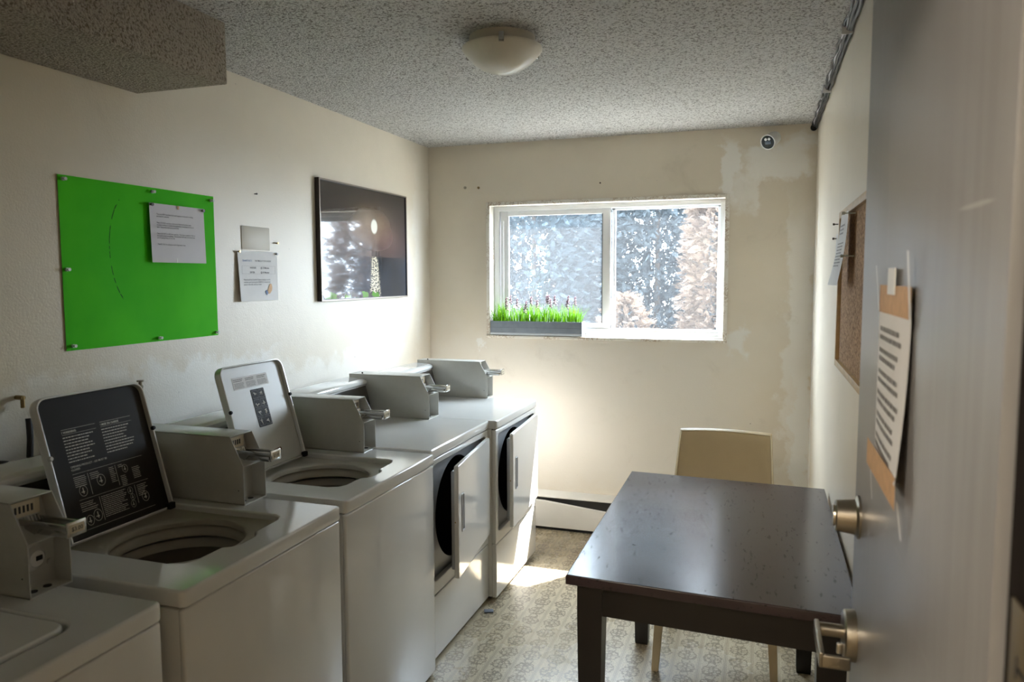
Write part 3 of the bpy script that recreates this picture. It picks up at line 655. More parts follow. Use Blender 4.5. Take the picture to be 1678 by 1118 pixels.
def dryer(name, yc, D, hw, cb, dx, ang, label):
    t_ = thing(name, label, 'dryer', (0, yc, 0), 'coin operated washers and dryers along the left wall')
    cab = MB().box(.20, D-.03, -hw+.003, -hw+.015, .02, .872, .003).box(.20, D-.03, hw-.015, hw-.003, .02, .872, .003).box(.20, .215, -hw+.01, hw-.01, .02, .872).box(.21, D-.02, -hw+.01, hw-.01, .02, .035)
    cab.build('cabinet', M['enamel'], t_)
    MB().mesh(curve_plate([rrect(.19, D, -hw, hw, .015, 5)], .042, .007, .872)).build('top_deck', M['enamel'], t_, 40)
    for sx in (.25, D-.06):
        for sy in (-hw+.05, hw-.05): MB().cyl((sx, sy, 0), (sx, sy, .02), .018, 12).build('foot', M['black'], t_)
    fm = frame_m((D-.03, 0, 0), (0, 1, 0), (0, 0, 1))       # x->y, y->z, z->+x
    MB().mesh(curve_plate([rrect(-hw+.003, hw-.003, .018, .290, .006, 3)], .024, .004, 0), fm).build('lower_panel', M['enamel'], t_, 40)
    MB().mesh(curve_plate([rrect(-hw+.003, hw-.003, .294, .868, .006, 3), rrect(-hw+.035, hw-.035, .350, .842, .02, 4)], .024, .004, 0), fm).build('front_frame', M['enamel'], t_, 40)
    cc = [(.0+.225*math.cos(a), .590+.225*math.sin(a)) for a in np.linspace(0, 2*PI, 48, endpoint=False)]
    MB().mesh(curve_plate([rrect(-hw+.02, hw-.02, .335, .858, .01, 3), cc], .006, 0, -.012), fm).build('inner_panel', M['steel_inner'], t_, 40)
    MB().lathe([(.225, 0), (.222, -.03), (.27, -.05), (.27, -.45), (0, -.46)], 56, fm @ Matrix.Translation((0, .590, -.010))).build('drum', M['dark_hole'], t_)
    MB().box(D-.035, D-.034, -hw+.045, -hw+.075, .60, .66).build('orange_sticker', M['orange'], t_)
    b_ = MB(); illegible(b_, frame_m((D-.0345, -hw+.05, .72), (0, 1, 0), (0, 0, 1)), .03, 4, .012, .005, .2); b_.build('panel_marks', M['ink_soft'], t_, 0)
    # door, hinged at the far side and left slightly ajar
    dw = .575; hy = hw-.036
    T = Matrix.Translation((D-.004, hy, 0)) @ Matrix.Rotation(ang, 4, 'Z')   # ang>0 swings the free edge into the room
    dm = T @ frame_m((0, 0, 0), (0, 1, 0), (0, 0, 1))
    z0, z1 = .355, .838
    out = [(-dw+.012, z0), (-.02, z0+.0), (0, z0+.02), (0, z1-.012), (-.012, z1), (-dw+.012, z1), (-dw+.004, z1-.004), (-dw, z1-.012), (-dw, z0+.012), (-dw+.004, z0+.004)]
    slot = rrect(-dw+.052, -dw+.088, .545, .705, .006, 3)
    dr = MB().mesh(curve_plate([out, slot], .020, .005, 0), dm)
    door = dr.build('door', M['enamel'], t_, 40)
    MB().mesh(curve_plate([[(-dw+.03, z0+.03), (-.03, z0+.03), (-.03, z1-.03), (-dw+.03, z1-.03)]], .022, .008, -.022), dm).build('door_liner', M['steel_inner'], door, 40)
    MB().mesh(curve_plate([rrect(-dw+.050, -dw+.090, .543, .707, .006, 3)], .003, 0, .002), dm).mesh(curve_plate([rrect(-dw+.058, -dw+.066, .553, .697, .003, 3)], .018, .003, .004), dm).build('handle', M['enamel'], door, 40)
    MB().mesh(curve_plate([rrect(-dw+.050, -dw+.090, .543, .707, .007, 3), rrect(-dw+.055, -dw+.085, .549, .701, .005, 3)], .006, .001, .017), dm).build('handle_trim', M['steel_inner'], door, 40)
    for zz in (.775, .415): MB().box(D-.006, D-.002, hw-.032, hw-.022, zz-.022, zz+.022, .001).build('hinge', M['black'], t_)
    MB().cyl(dm @ Vector((-dw-.001, .60, .006)), dm @ Vector((-dw+.003, .60, .006)), .003, 8).build('door_catch', M['brass'], door)
    console(t_, -hw+.02, cb[0]-yc-.012, dx)
    coin_box(t_, cb[0]-yc, cb[1]-yc, dx)
    return t_

washer('washing_machine', -3.655, .886, .335, None, (-3.407, -3.301), 'nearest washer, cut off at the picture corner, with its lid closed')
washer('washing_machine', -2.935, .892, .333, 'dark', (-2.692, -2.585), 'open washer with a black printed lid liner raised against the wall')
washer('washing_machine', -2.225, .884, .335, 'grey', (-1.959, -1.862), 'open washer with a light grey lid liner bearing a black pictogram sticker')
dryer('clothes_dryer', -1.511, .848, .343, (-1.232, -1.116), -.05, math.radians(7.0), 'front loading dryer beside the washers, its door ajar, nearer of two')
dryer('clothes_dryer', -.832, .890, .343, (-.538, -.443), 0, math.radians(4.2), 'farthest dryer, below the flower box, its lower front in sunlight')

# ------------------------------------------------------------------ table and chair
tb = thing('table', 'dark brown scratched wooden table standing against the right wall', 'table', (1.97, -1.92, 0))
def rel(p): return (p[0]-1.97, p[1]+1.92)
quad = [rel(p) for p in ((1.582, -2.519), (2.366, -2.560), (2.366, -1.336), (1.571, -1.292))]
MB().mesh(curve_plate([quad], .030, .004, .720)).build('table_top', M['table_top'], tb, 40)
def inset(d):
    c = Vector((0, 0)); return [(q[0]-math.copysign(d, q[0]), q[1]-math.copysign(d, q[1])) for q in quad]
i1 = inset(.035); i2 = inset(.060)
MB().mesh(curve_plate([i1, i2], .095, 0, .625)).build('apron', M['table_leg'], tb, 40)
for (qx, qy) in inset(.065):
    cx_, cy_ = qx, qy; lp = []
    for z_, hs in ((0, .026), (.012, .028), (.62, .037), (.719, .037)): lp.append([(cx_-hs, cy_-hs, z_), (cx_+hs, cy_-hs, z_), (cx_+hs, cy_+hs, z_), (cx_-hs, cy_+hs, z_)])
    l_ = MB().loft(lp); bmesh.ops.holes_fill(l_.bm, edges=l_.bm.edges[:]); l_.build('leg', M['table_leg'], tb, 30)

ch = thing('chair', 'cream leather padded chair tucked under the far end of the dark table', 'chair', (1.955, -1.30, 0))
# seat
MB().box(-.225, .225, -.30, .20, .425, .478, .018, 4).build('seat', M['leather'], ch)
def chair_leg(x0, y0, x1, y1):
    lp = []
    for z_, f, hs in ((0, 0, .014), (.43, 1, .021)):
        X = x0+(x1-x0)*f; Yc = y0+(y1-y0)*f; lp.append([(X-hs, Yc-hs, z_), (X+hs, Yc-hs, z_), (X+hs, Yc+hs, z_), (X-hs, Yc+hs, z_)])
    l_ = MB().loft(lp); bmesh.ops.holes_fill(l_.bm, edges=l_.bm.edges[:]); bmesh.ops.bevel(l_.bm, geom=l_.bm.edges[:], offset=.003, segments=2, affect='EDGES'); l_.build('leg', M['leather_leg'], ch)
for sx in (-1, 1):
    chair_leg(sx*.232, -.285, sx*.205, -.265); chair_leg(sx*.222, .175, sx*.205, .15)
# backrest: padded, leaning back, narrower to the top, slightly hollow
def back(u, v, side):
    z_ = .44+.445*v; half = .232-.022*v; x_ = (2*u-1)*half
    lean = .165+.19*v*v*.9+.05*v; hollow = -.018*(1-(2*u-1)**2)
    edge = min(1, min(u, 1-u)*14)*min(1, (1-v)*14); th_ = .022*(.35+.65*math.sqrt(max(0, edge)))
    cup = .006*((2*u-1)**2)
    return (x_, lean+hollow*-1+side*th_, z_-cup)
bb = MB().grid(lambda u, v: back(u, v, -1), 24, 20).grid(lambda u, v: back(u, v, 1), 24, 20)
# close the rim
n_ = 24
for seq in ([(i/24, 1) for i in range(25)], [(0, j/20) for j in range(21)], [(1, j/20) for j in range(21)], [(i/24, 0) for i in range(25)]):
    bm2 = bmesh.new(); A = [bm2.verts.new(back(u, v, -1)) for u, v in seq]; B = [bm2.verts.new(back(u, v, 1)) for u, v in seq]
    for k in range(len(seq)-1): bm2.faces.new((A[k], A[k+1], B[k+1], B[k]))
    bb._add(bm2)
bmesh.ops.remove_doubles(bb.bm, verts=bb.bm.verts[:], dist=.0006); bmesh.ops.recalc_face_normals(bb.bm, faces=bb.bm.faces[:])
bb.build('backrest', M['leather'], ch, 60)
pts = [back(0.015, v, -1) for v in np.linspace(0, .985, 16)]+[back(u, .985, -1) for u in np.linspace(.015, .985, 12)]+[back(.985, v, -1) for v in np.linspace(.985, 0, 16)]
MB().tube(pts, .0035, 6).build('piping', M['leather_leg'], ch)

# ------------------------------------------------------------------ baseboard heater
bh = thing('baseboard_heater', 'white metal baseboard heater along the floor under the window', 'heater', (1.3, 0, 0))
MB().prism([(-.001, .03), (-.012, .03), (-.012, .235), (-.050, .226), (-.064, .216), (-.064, .211), (-.048, .222), (-.012, .241), (-.001, .243)], 'x', -1.0, 1.05).build('top_cover', M['heater'], bh)
# front panel: sagging away to the right
lp = []
for k in range(9):
    f = k/8; X = -1.0+2.05*f; d = min(.055, .10*max(0, X+.53))
    lp.append([(X, -.066, .020), (X, -.070, .022), (X, -.070, .190-d), (X, -.060, .197-d), (X, -.058, .194-d), (X, -.066, .186-d)])
l_ = MB().loft(lp); bmesh.ops.recalc_face_normals(l_.bm, faces=l_.bm.faces[:]); l_.build('front_panel', M['heater'], bh)
MB().box(-.99, 1.04, -.052, -.013, .05, .203).build('gap_shade_core', M['heater_dark'], bh)  # core enlarged and blackened so the gap under the cover reads as shade
MB().box(-.98, 1.03, -.058, -.013, .002, .03).build('base_strip', M['heater_dark'], bh)

# ------------------------------------------------------------------ things on the left wall
po = thing('poster', 'large bright green blank poster board pinned to the left wall', 'poster', (.001, -2.417, 1.384))
MB().grid(lambda u, v: (.003+.003*math.sin(u*9+v*3)*(4*u*(1-u))*.6, -.352+.704*u, .0+.558*v), 24, 12).build('poster_sheet', M['green'], po)
for (py, pz) in ((-.335, .545), (.03, .543), (.335, .54), (-.338, .26), (-.33, .015), (.035, .013), (.338, .012)):
    MB().cyl((.004, py, pz), (.010, py, pz), .006, 10).cyl((.010, py, pz), (.016, py, pz), .0032, 10).cyl((.016, py, pz), (.019, py, pz), .0055, 10).build('push_pin', M['pin'], po)
p1 = thing('notice', 'white typed notice pinned on the green poster about using the new machines', 'notice', (.012, -2.414, 1.673))
MB().grid(lambda u, v: (.004+.010*(u-.3)**2*(1-v)+.004*math.sin(u*5)*(1-v), .276*u+.004*(1-v), .213*v), 14, 12).build('paper_sheet', M['paper_grey'], p1)
txt = ("These are NEW machines! Let's work together to keep them working\nand clean for everyone.\n\n\nPlease DO NOT use these machines for filthy work clothes, jeans,\nmechanics clothes, or animal bedding/blankets, containing hair, feces, or\nsand.  These items will clog the machines.\n\n\n"
       "Please DO NOT overfill these machines.  They have a capacity of 3 lbs to\nbe loaded inside the machines.  The machines will break or be out of use\nlot of washing if they are too full.\n\n\nTHANK YOU for helping us make things better here")
MB().mesh(text_me(txt, .0076, lh=1.02, bold=.012, xs=.84), frame_m((.011, .026, .172), (0, 1, 0), (0, 0, 1))).build('typed_text', M['ink'], p1, 0)
for (py, pz) in ((.006, .207), (.266, .205)):
    MB().cyl((.003, py, pz), (.012, py, pz), .004, 10).cyl((.012, py, pz), (.016, py, pz), .006, 10).build('push_pin', M['pin_dark'], p1)
MB().box(.0065, .0072, .134, .143, .199, .212).build('tape_mark', M['tape'], p1)
MB().box(.0085, .0092, .118, .124, .0, .016).build('tape_scrap', M['tape_white'], p1)
p2 = thing('notice', 'small white timing notice with a printed hand, between poster and picture', 'notice', (.002, -1.935, 1.515))
MB().grid(lambda u, v: (.003+.012*(1-u)**2*(1-v)+.002, .272*u, .216*v), 12, 10).build('paper_sheet', M['paper'], p2)
fm2 = lambda y_, z_: frame_m((.0145, y_, z_), (0, 1, 0), (0, 0, 1))
MB().mesh(text_me("TENANTS NOTE:", .0105, bold=.01, xs=.8), frame_m((.012, .022, .171), (0, 1, 0), (0, 0, 1))).build('blue_heading', M['ink_blue'], p2, 0)
tx = MB().mesh(text_me("THE TIMING OF YOUR LAUNDRY", .0105, bold=.01, xs=.72), frame_m((.0095, .108, .171), (0, 1, 0), (0, 0, 1)))
tx.mesh(text_me("WASHER\n\nDRYER", .0105, lh=.95, bold=.02), frame_m((.012, .07, .141), (0, 1, 0), (0, 0, 1))).mesh(text_me("@ 35 Minutes\n\n@ 45 Minutes", .0105, lh=.95, bold=.02), frame_m((.010, .145, .141), (0, 1, 0), (0, 0, 1)))
tx.mesh(text_me("Please be advised, if another Tenant is waiting to use the\nmachines, your items may be CAREFULLY removed and\nplaced on the table, until your return.", .0098, lh=1.05, xs=.80, bold=.005), frame_m((.0135, .026, .090), (0, 1, 0), (0, 0, 1)))
tx.build('typed_text', M['ink'], p2, 0)
bx = MB()
for (a_, b_, c_, d_) in ((.018, .244, .152, .1525), (.018, .244, .118, .1185), (.018, .0186, .118, .1525), (.2434, .244, .118, .1525)): bx.box(.0125, .0128, a_, b_, c_, d_)
bx.build('table_outline', M['ink_soft'], p2, 0)
hd = [(.195, .045), (.205, .066), (.212, .074), (.222, .074), (.226, .060), (.224, .045), (.215, .036), (.208, .030), (.196, .030), (.190, .036)]
MB().mesh(curve_plate([hd], .0005, 0, 0), frame_m((.0078, 0, 0), (0, 1, 0), (0, 0, 1))).build('printed_hand', M['skin_print'], p2, 0)
MB().mesh(curve_plate([[(.176, .040), (.184, .048), (.198, .036), (.188, .024)]], .0005, 0, 0), frame_m((.0082, 0, 0), (0, 1, 0), (0, 0, 1))).build('printed_cuff', M['ink_blue'], p2, 0)
for (py, pz, m_) in ((.006, .212, 'brass'), (.262, .208, 'pin_dark')):
    MB().cyl((0, py, pz), (.014, py, pz), .003, 10).cyl((.012, py, pz), (.016, py, pz), .005, 10).build('push_pin', M[m_], p2)
# blank cover plate painted over
tag(MB().box(.0005, .003, -1.898, -1.708, 1.738, 1.838, .001).build('cover_plate', mat('painted_over_plate', rgb(196, 188, 172), .5)[0]), 'painted-over blank plate above the small timing notice', 'wall plate')
# nails and holes in the walls
def nail(p, ax, m_, label, r=.005):
    q = list(p); q[0 if ax == 'x' else 1] += .014 if ax == 'x' else -.014
    o_ = MB().cyl((0, 0, 0), (Vector(q)-Vector(p)), r*.6, 8).cyl((Vector(q)-Vector(p))*.7, (Vector(q)-Vector(p)), r, 10).build('nail', M[m_], loc=p)
    tag(o_, label, 'nail')
nail((0, -1.66, 1.773), 'x', 'brass', 'brass nail in left wall, right above the small timing notice')
nail((.264, 0, 2.194), 'y', 'nickel', 'nail in back wall left of window, nearest the corner', .009)
nail((.357, 0, 2.190), 'y', 'brass', 'nail in back wall above the left window corner', .008)
nail((1.152, 0, 2.187), 'y', 'pin_dark', 'dark nail in back wall above the middle of the window', .005)
nail((0, -1.80, 1.98), 'x', 'pin_dark', 'dark nail in left wall high above the blank plate', .004)
# framed picture
pc = thing('framed_picture', 'framed seascape print of sun glittering on dark sea, left wall', 'picture', (.002, -1.337, 1.497))
PW, PH = .955, .612
def bar4(x0, x1, d0, d1):
    return MB().box(x0, x1, d0, PW-d0, d0, d1).box(x0, x1, d0, PW-d0, PH-d1, PH-d0).box(x0, x1, d0, d1, d1, PH-d1).box(x0, x1, PW-d1, PW-d0, d1, PH-d1)
bar4(0, .024, 0, .010).build('frame', M['pic_frame'], pc, 0)
bar4(.0241, .026, .001, .007).build('frame_lip', M['pic_frame_front'], pc, 0)
MB().box(.004, .020, .010, PW-.010, .010, PH-.010).build('print', M['seascape'], pc, 0)
# plumbing behind the washers
def valve(y, z, label, full=True):
    if not full:
        v = MB().cyl((0, 0, 0), (.03, 0, 0), .007, 12).cyl((.025, 0, .004), (.025, 0, -.03), .006, 12)
        tag(v.build('water_valve', M['brass'], loc=(.001, y, z)), label, 'tap'); return
    v = MB().cyl((0, 0, 0), (.045, 0, 0), .008, 12).cyl((.035, 0, 0), (.035, 0, -.05), .007, 12).cyl((.04, 0, .0), (.04, 0, .022), .006, 10).cyl((.04, 0, .018), (.04, 0, .024), .012, 12)
    tag(v.build('water_valve', M['nickel'], loc=(.001, y, z)), label, 'tap')
valve(-2.515, 1.235, 'metal water tap on the wall right of the black washer lid')
valve(-2.945, 1.262, 'small metal water tap peeking out left of the black washer lid', False)
def hose(pts, label, r=.011):
    P0 = Vector(pts[0]); cu = []
    for i in range(len(pts)-1):
        a_, b_ = Vector(pts[i]), Vector(pts[i+1])
        p_ = Vector(pts[max(i-1, 0)]); n_ = Vector(pts[min(i+2, len(pts)-1)])
        for k in range(8):
            s = k/8; cu.append(.5*((2*a_)+(b_-p_)*s+(2*p_-5*a_+4*b_-n_)*s*s+(-p_+3*a_-3*b_+n_)*s**3)-P0)
    cu.append(Vector(pts[-1])-P0)
    tag(MB().tube(cu, r, 10).build('hose', M['rubber'], loc=P0), label, 'hose')
hose([(.040, -2.94, 1.20), (.048, -2.945, 1.14), (.052, -2.955, 1.05), (.07, -2.97, .90), (.10, -2.97, .6)], 'black rubber hose running down the wall behind the black lid', .009)
hose([(.03, -3.06, 1.085), (.06, -3.02, 1.075), (.09, -3.06, 1.055), (.12, -3.2, .98), (.12, -3.3, .7)], 'black hose on the wall at the left picture edge', .013)

# ------------------------------------------------------------------ back wall camera
cc_ = thing('security_camera', 'small white bullet security camera on the back wall by the corner', 'camera', (2.152, 0, 2.398))
MB().lathe([(0, .018), (.030, .016), (.034, .008), (.034, 0)], 28, frame_m((0, 0, 0), (1, 0, 0), (0, 0, 1))).build('mount_base', M['cctv'], cc_)
dirv = Vector((-.40, -.83, -.40)).normalized()
MB().cyl((0, -.010, 0), Vector((0, -.02, 0))+dirv*.02, .014, 14).build('neck', M['cctv'], cc_)
st_ = Vector((0, -.02, -.002)); mq = Matrix.Translation(st_) @ dirv.to_track_quat('Z', 'Y').to_matrix().to_4x4()
mq = mq @ Matrix.Diagonal((1.22, 1.22, 1.0, 1))
MB().lathe([(0, 0), (.024, .002), (.030, .010), (.033, .085), (.035, .088), (.035, .096), (.031, .096), (.031, .090)], 32, mq).build('housing', M['cctv'], cc_)
face = MB().lathe([(.031, .091), (0, .091)], 32, mq).build('lens_face', M['lens'], cc_)
for s in (-.008, .008):
    MB().lathe([(.006, .0915), (.006, .094), (0, .0945)], 14, mq @ Matrix.Translation((s, .013, 0))).build('infrared_lamp', M['cctv'], face)
MB().box(-.014, .014, -.010, .006, .0912, .093, .001, mtx=mq).build('lens_window', mat('lens_blue', rgb(74, 84, 100), .05, coat=1)[0], face)

# ------------------------------------------------------------------ ceiling light
lt = thing('ceiling_light', 'round unlit frosted glass dome light on the textured ceiling', 'ceiling light', (1.205, -1.975, H))
MB().lathe([(.118, 0), (.118, -.010), (.110, -.030), (.108, -.040), (0, -.040)], 48).build('lamp_base', M['lamp_pan'], lt)
dome = [(.142, -.036), (.1445, -.040), (.143, -.046), (.128, -.064), (.104, -.088), (.075, -.108), (.040, -.121), (0, -.126)]
MB().lathe(dome+[(0, -.122), (.040, -.117), (.074, -.104), (.101, -.085), (.124, -.062), (.139, -.045)], 56).build('lamp_shade', M['lamp_glass'], lt, 60)
for a in (math.radians(-72), math.radians(168), math.radians(48)):
    Rz = Matrix.Rotation(a, 4, 'Z')
    MB().box(.128, .150, -.009, .009, -.054, -.050, .001, mtx=Rz).box(.145, .150, -.009, .009, -.054, -.024, .001, mtx=Rz).box(.095, .148, -.006, .006, -.027, -.024, .0005, mtx=Rz).build('clip', M['chrome'], lt)

# added fill light, unseen behind the viewer, brightens the near end of the room
hl = thing('ceiling_light', 'added unseen fill light in the hallway outside the laundry room door', 'ceiling light', (1.2, -5.0, H))
M['fill_glow'] = mat('fill_light_shade', (1, .9, .75, 1), .5)[0]; bs = M['fill_glow'].node_tree.nodes['Principled BSDF']; bs.inputs['Emission Color'].default_value = (1, .90, .76, 1); bs.inputs['Emission Strength'].default_value = 95
MB().lathe([(.16, 0), (.155, -.04), (.12, -.09), (.06, -.115), (0, -.12)], 32).build('lamp_shade', M['fill_glow'], hl, 60)

# ------------------------------------------------------------------ cables in the ceiling corner
def wavy(dx, dz, amp, ph, n=60):
    out = []
    for k in range(n+1):
        f = k/n; y = -3.95*f-.02
        out.append((W-.020+dx+amp*math.sin(k*1.7+ph), y, H-.022+dz+amp*.8*math.cos(k*1.3+ph)))
    return out
cb_ = thing('cable_bundle', 'bundle of black and white wires along the right ceiling corner', 'cable', (W, 0, H))
def relc(P): return [(p[0]-W, p[1], p[2]-H) for p in P]
MB().tube(relc(wavy(0, 0, .002, 0)), .0065, 8).build('black_wire', M['cable_black'], cb_)
MB().tube(relc(wavy(.009, -.006, .0025, 2)), .006, 8).build('black_wire', M['cable_black'], cb_)
MB().tube(relc(wavy(-.005, .005, .005, 1)), .004, 8).build('white_wire', M['cable_white'], cb_)
MB().tube(relc(wavy(-.010, .009, .004, 3)), .005, 8).build('black_wire', M['cable_black'], cb_)
MB().cyl((-.022, -.004, -.026), (-.022, -.024, -.026), .018, 14).build('wall_grommet', M['black'], cb_)
for y_ in (-.9, -1.75, -2.6): MB().box(-.040, -.004, y_-.004, y_+.004, -.040, -.004, .002).build('cable_strap', M['cable_white'], cb_)

# ------------------------------------------------------------------ bulletin board
bb_ = thing('bulletin_board', 'cork board with pale wooden frame on the right wall', 'bulletin board', (W, -1.70, 1.300))
LB, HB = 1.15, .535
MB().box(-.012, -.001, -LB+.02, -.018, .018, HB-.018).build('cork_panel', M['cork'], bb_, 0)
for args in ((-LB, 0, 0, .022), (-LB, 0, HB-.022, HB)):
    MB().box(-.024, -.001, *args, .001).build('frame_rail', M['cork_frame'], bb_)
for y_ in (-.022, -LB): MB().box(-.024, -.001, y_, y_+.022, .022, HB-.022, .001).build('frame_rail', M['cork_frame'], bb_)
n3 = thing('notice', 'white letter pinned to the cork board, curling off its edge', 'notice', (W-.03, -2.0, 1.585))
MB().grid(lambda u, v: (-.004-.022*(1-v)**2-.010*u*(1-v), -.105-.0*v+.21*u-.21*.0+.05*(1-v)**1.5, .225*v), 10, 14).build('paper_sheet', M['paper'], n3)
b_ = MB(); fmr = frame_m((-.013, .08, .185), (0, -1, 0), (0, 0, 1)); illegible(b_, fmr, .12, 3, .012, .005, .2)
illegible(b_, frame_m((-.016, .085, .130), (0, -1, .0), (0, 0, 1)), .15, 8, .010, .004, .2)
for v_ in b_.bm.verts:
    q = v_.co.z/.225; v_.co.y += .05*(1-q)**1.5-.005; uu = (v_.co.y+.105-.05*(1-q)**1.5)/.21; v_.co.x = -.0055-.022*(1-q)**2-.010*uu*(1-q)
tag(b_.build('printed_lines', M['ink_soft'], n3, 0), kind='stuff')
for (py, pz) in ((-.09, .218), (-.085, .09)): MB().cyl((.02, py, pz), (-.012, py, pz), .002, 8).cyl((-.012, py, pz), (-.02, py, pz), .005, 10).build('push_pin', M['pin'], n3)
n4 = thing('notice', 'narrow scrap of paper pinned at the far edge of the cork board', 'notice', (W-.026, -1.70, 1.62))
MB().grid(lambda u, v: (-.002-.003*math.sin(u*3), -.03+.055*u, .14*v), 4, 4).build('paper_sheet', M['paper'], n4)
for pz in (.125, .005, .175): MB().cyl((.0, -.005, pz), (-.014, -.005, pz), .0018, 8).cyl((-.012, -.005, pz), (-.018, -.005, pz), .004, 10).build('push_pin', M['pin_dark'], n4)

# ------------------------------------------------------------------ flower box on the sill
fb = thing('planter', 'long grey window box of artificial grass and lavender on the window sill', 'planter', (.742, .018, OZ0+.022))
hw_, hd_ = .302, .046
MB().box(-hw_, hw_, -hd_, -hd_+.004, .012, .088, .001).box(-hw_, hw_, hd_-.004, hd_, .012, .088, .001).box(-hw_, -hw_+.004, -hd_, hd_, .012, .088, .001).box(hw_-.004, hw_, -hd_, hd_, .012, .088, .001).box(-hw_, hw_, -hd_-.002, -hd_+.001, .044, .048, .0008).build('trough', M['planter'], fb)
MB().box(-hw_-.001, hw_+.001, -hd_-.002, hd_+.002, 0, .014, .001).build('trough_base', M['planter_base'], fb)
MB().box(-hw_+.004, hw_-.004, -hd_+.004, hd_-.004, .06, .078).build('moss', M['soil'], fb)
gr = MB(); rr = random.Random(5)
for k in range(680):
    x0 = rr.uniform(-hw_+.01, hw_-.01); y0 = rr.uniform(-hd_+.006, hd_-.006); L = rr.uniform(.05, .135); a = rr.uniform(0, 2*PI); ln = rr.gauss(0, .34)
    dx_, dy_ = math.cos(a)*abs(ln)+(x0/hw_)**5*.10, math.sin(a)*abs(ln)*.7-.1; wd = rr.uniform(.0016, .003); wa = rr.uniform(0, PI); wx_, wy_ = math.cos(wa)*wd, math.sin(wa)*wd
    b_ = gr.bm; pv = None
    for s in (0, .5, .85, 1.0):
        c_ = Vector((x0+dx_*L*s*s, y0+dy_*L*s*s, .075+L*s*(1-.2*abs(ln)*s))); ww = (1-s**2)+.05
        cur = (b_.verts.new(c_-Vector((wx_, wy_, 0))*ww), b_.verts.new(c_+Vector((wx_, wy_, 0))*ww))
        if pv: b_.faces.new((pv[0], pv[1], cur[1], cur[0]))
        pv = cur
tag(gr.build('grass', M['grass'], fb, 0), kind='stuff')
for (x_, h_) in ((-.20, .155), (-.225, .135), (-.18, .165), (-.12, .150), (-.10, .120), (-.04, .16), (.0, .145), (.045, .165), (.06, .168), (.075, .15), (.13, .165), (.195, .165), (.19, .145), (.25, .16), (-.06, .14)):
    h_ *= 1.38; y_ = rr.uniform(-.02, .02); ln = rr.uniform(-.02, .02)
    s_ = MB().tube([(x_, y_, .07), (x_+ln*.5, y_, .07+h_*.4), (x_+ln, y_, .01+h_)], .0012, 5); stk = s_.build('flower_stalk', M['stalk'], fb)
    f_ = MB()
    for k in range(9):
        zz = h_-.028+k*.006; a = k*2.4; rad = .007*(1-k/14)
        f_.lathe([(0, -.007), (.0065, 0), (0, .007)], 6, Matrix.Translation((x_+ln+rad*math.cos(a), y_+rad*math.sin(a), zz)))
    f_.build('blossom', M['flower'], stk)

# ------------------------------------------------------------------ the open door
dr_ = bpy.data.objects.new('door_1', None); COL.objects.link(dr_); dr_.location = (2.288, -3.895, 0); tag(dr_, kind='structure')
MB().box(0, .044, 0, .890, .008, 2.14, .0025, 2).build('door_leaf', M['door'], dr_)
for z_ in (.25, 1.05, 1.90): MB().cyl((-.004, -.006, z_-.05), (-.004, -.006, z_+.05), .006, 12).build('hinge', M['nickel'], dr_)
yb = .890-.068
db = MB().lathe([(.040, 0), (.040, .004), (.036, .006), (.033, .008), (.029, .040), (.027, .042), (.020, .042), (.019, .046), (0, .046)], 36, frame_m((0, yb, 1.165), (0, -1, 0), (0, 0, 1)))
db.build('deadbolt', M['nickel'], dr_)
rs = MB().lathe([(.048, 0), (.048, .003), (.046, .018), (.043, .021), (0, .021)], 40, frame_m((0, yb, .935), (0, -1, 0), (0, 0, 1))); rs.build('lever_rose', M['nickel'], dr_)
lv = MB().cyl((-.020, yb, .940), (-.066, yb, .940), .0125, 20)
lv.box(-.072, -.063, yb-.128, yb+.012, .926, .954, .003, 3)
lv.box(-.070, -.020, yb-.128, yb-.120, .926, .950, .003, 3)
lev = lv.build('lever_handle', M['nickel'], dr_)
MB().box(-.032, -.020, yb-.004, yb+.004, .895, .917, .003, 3).build('thumb_turn', M['chrome'], dr_)
dn = thing('notice', 'curling notice fixed to the grey door with masking tape', 'notice', (2.287, -3.26, 1.325))
def pap(u, v): return (-.003-.006*math.sin(PI*u)*(1-v)-.012*(u**3)*(1-v)**2, -.27*u, .02+.235*v)
MB().grid(pap, 14, 12).build('paper_sheet', M['paper'], dn)
b_ = MB()
for k in range(6): illegible(b_, frame_m((-.0125, -.022, .205-k*.033), (0, -1, 0), (0, 0, 1)), .205, 2, .013, .007, .25)
conform(b_, lambda y_, z_: pap(-y_/.27, (z_-.02)/.235)[0]-.0008)
tag(b_.build('printed_lines', M['ink_soft'], dn, 0), kind='stuff')
MB().grid(lambda u, v: (-.0038-.006*math.sin(PI*u)*0, -.27*u, .233+.042*v), 6, 3).build('masking_tape', M['tape'], dn)
MB().grid(lambda u, v: (-.014+.009*v*0, -.27*u, -.012+.042*v), 6, 3).build('masking_tape', M['tape'], dn)
for (y0, z0, z1, w_) in ((-.002, .235, .305, .010), (-.268, .225, .320, .012), (-.002, -.07, .02, .008), (-.262, -.05, .0, .012)):
    MB().grid(lambda u, v: (-.005-.006*v, y0-w_*u, z0+(z1-z0)*v), 2, 4).build('tape_strip', M['tape_white'], dn)
MB().box(-.006, -.0045, -.150, -.090, .262, .300).build('tape_strip', M['tape_white'], dn)
# sign on the dark frame at the hinge side
sg = thing('sign', 'tan sign with black upright lettering on the dark door frame', 'sign', (2.2955, -3.935, 1.20))
MB().box(-.0015, 0, -.030, .012, -.005, .168, .0003).build('sign_plate', M['brass_plate'], sg)
MB().mesh(text_me('PAYUR  T', .030, bold=.02), frame_m((-.0018, -.026, .002), (0, 0, 1), (0, 1, 0))).build('sign_text', M['black'], sg, 0)

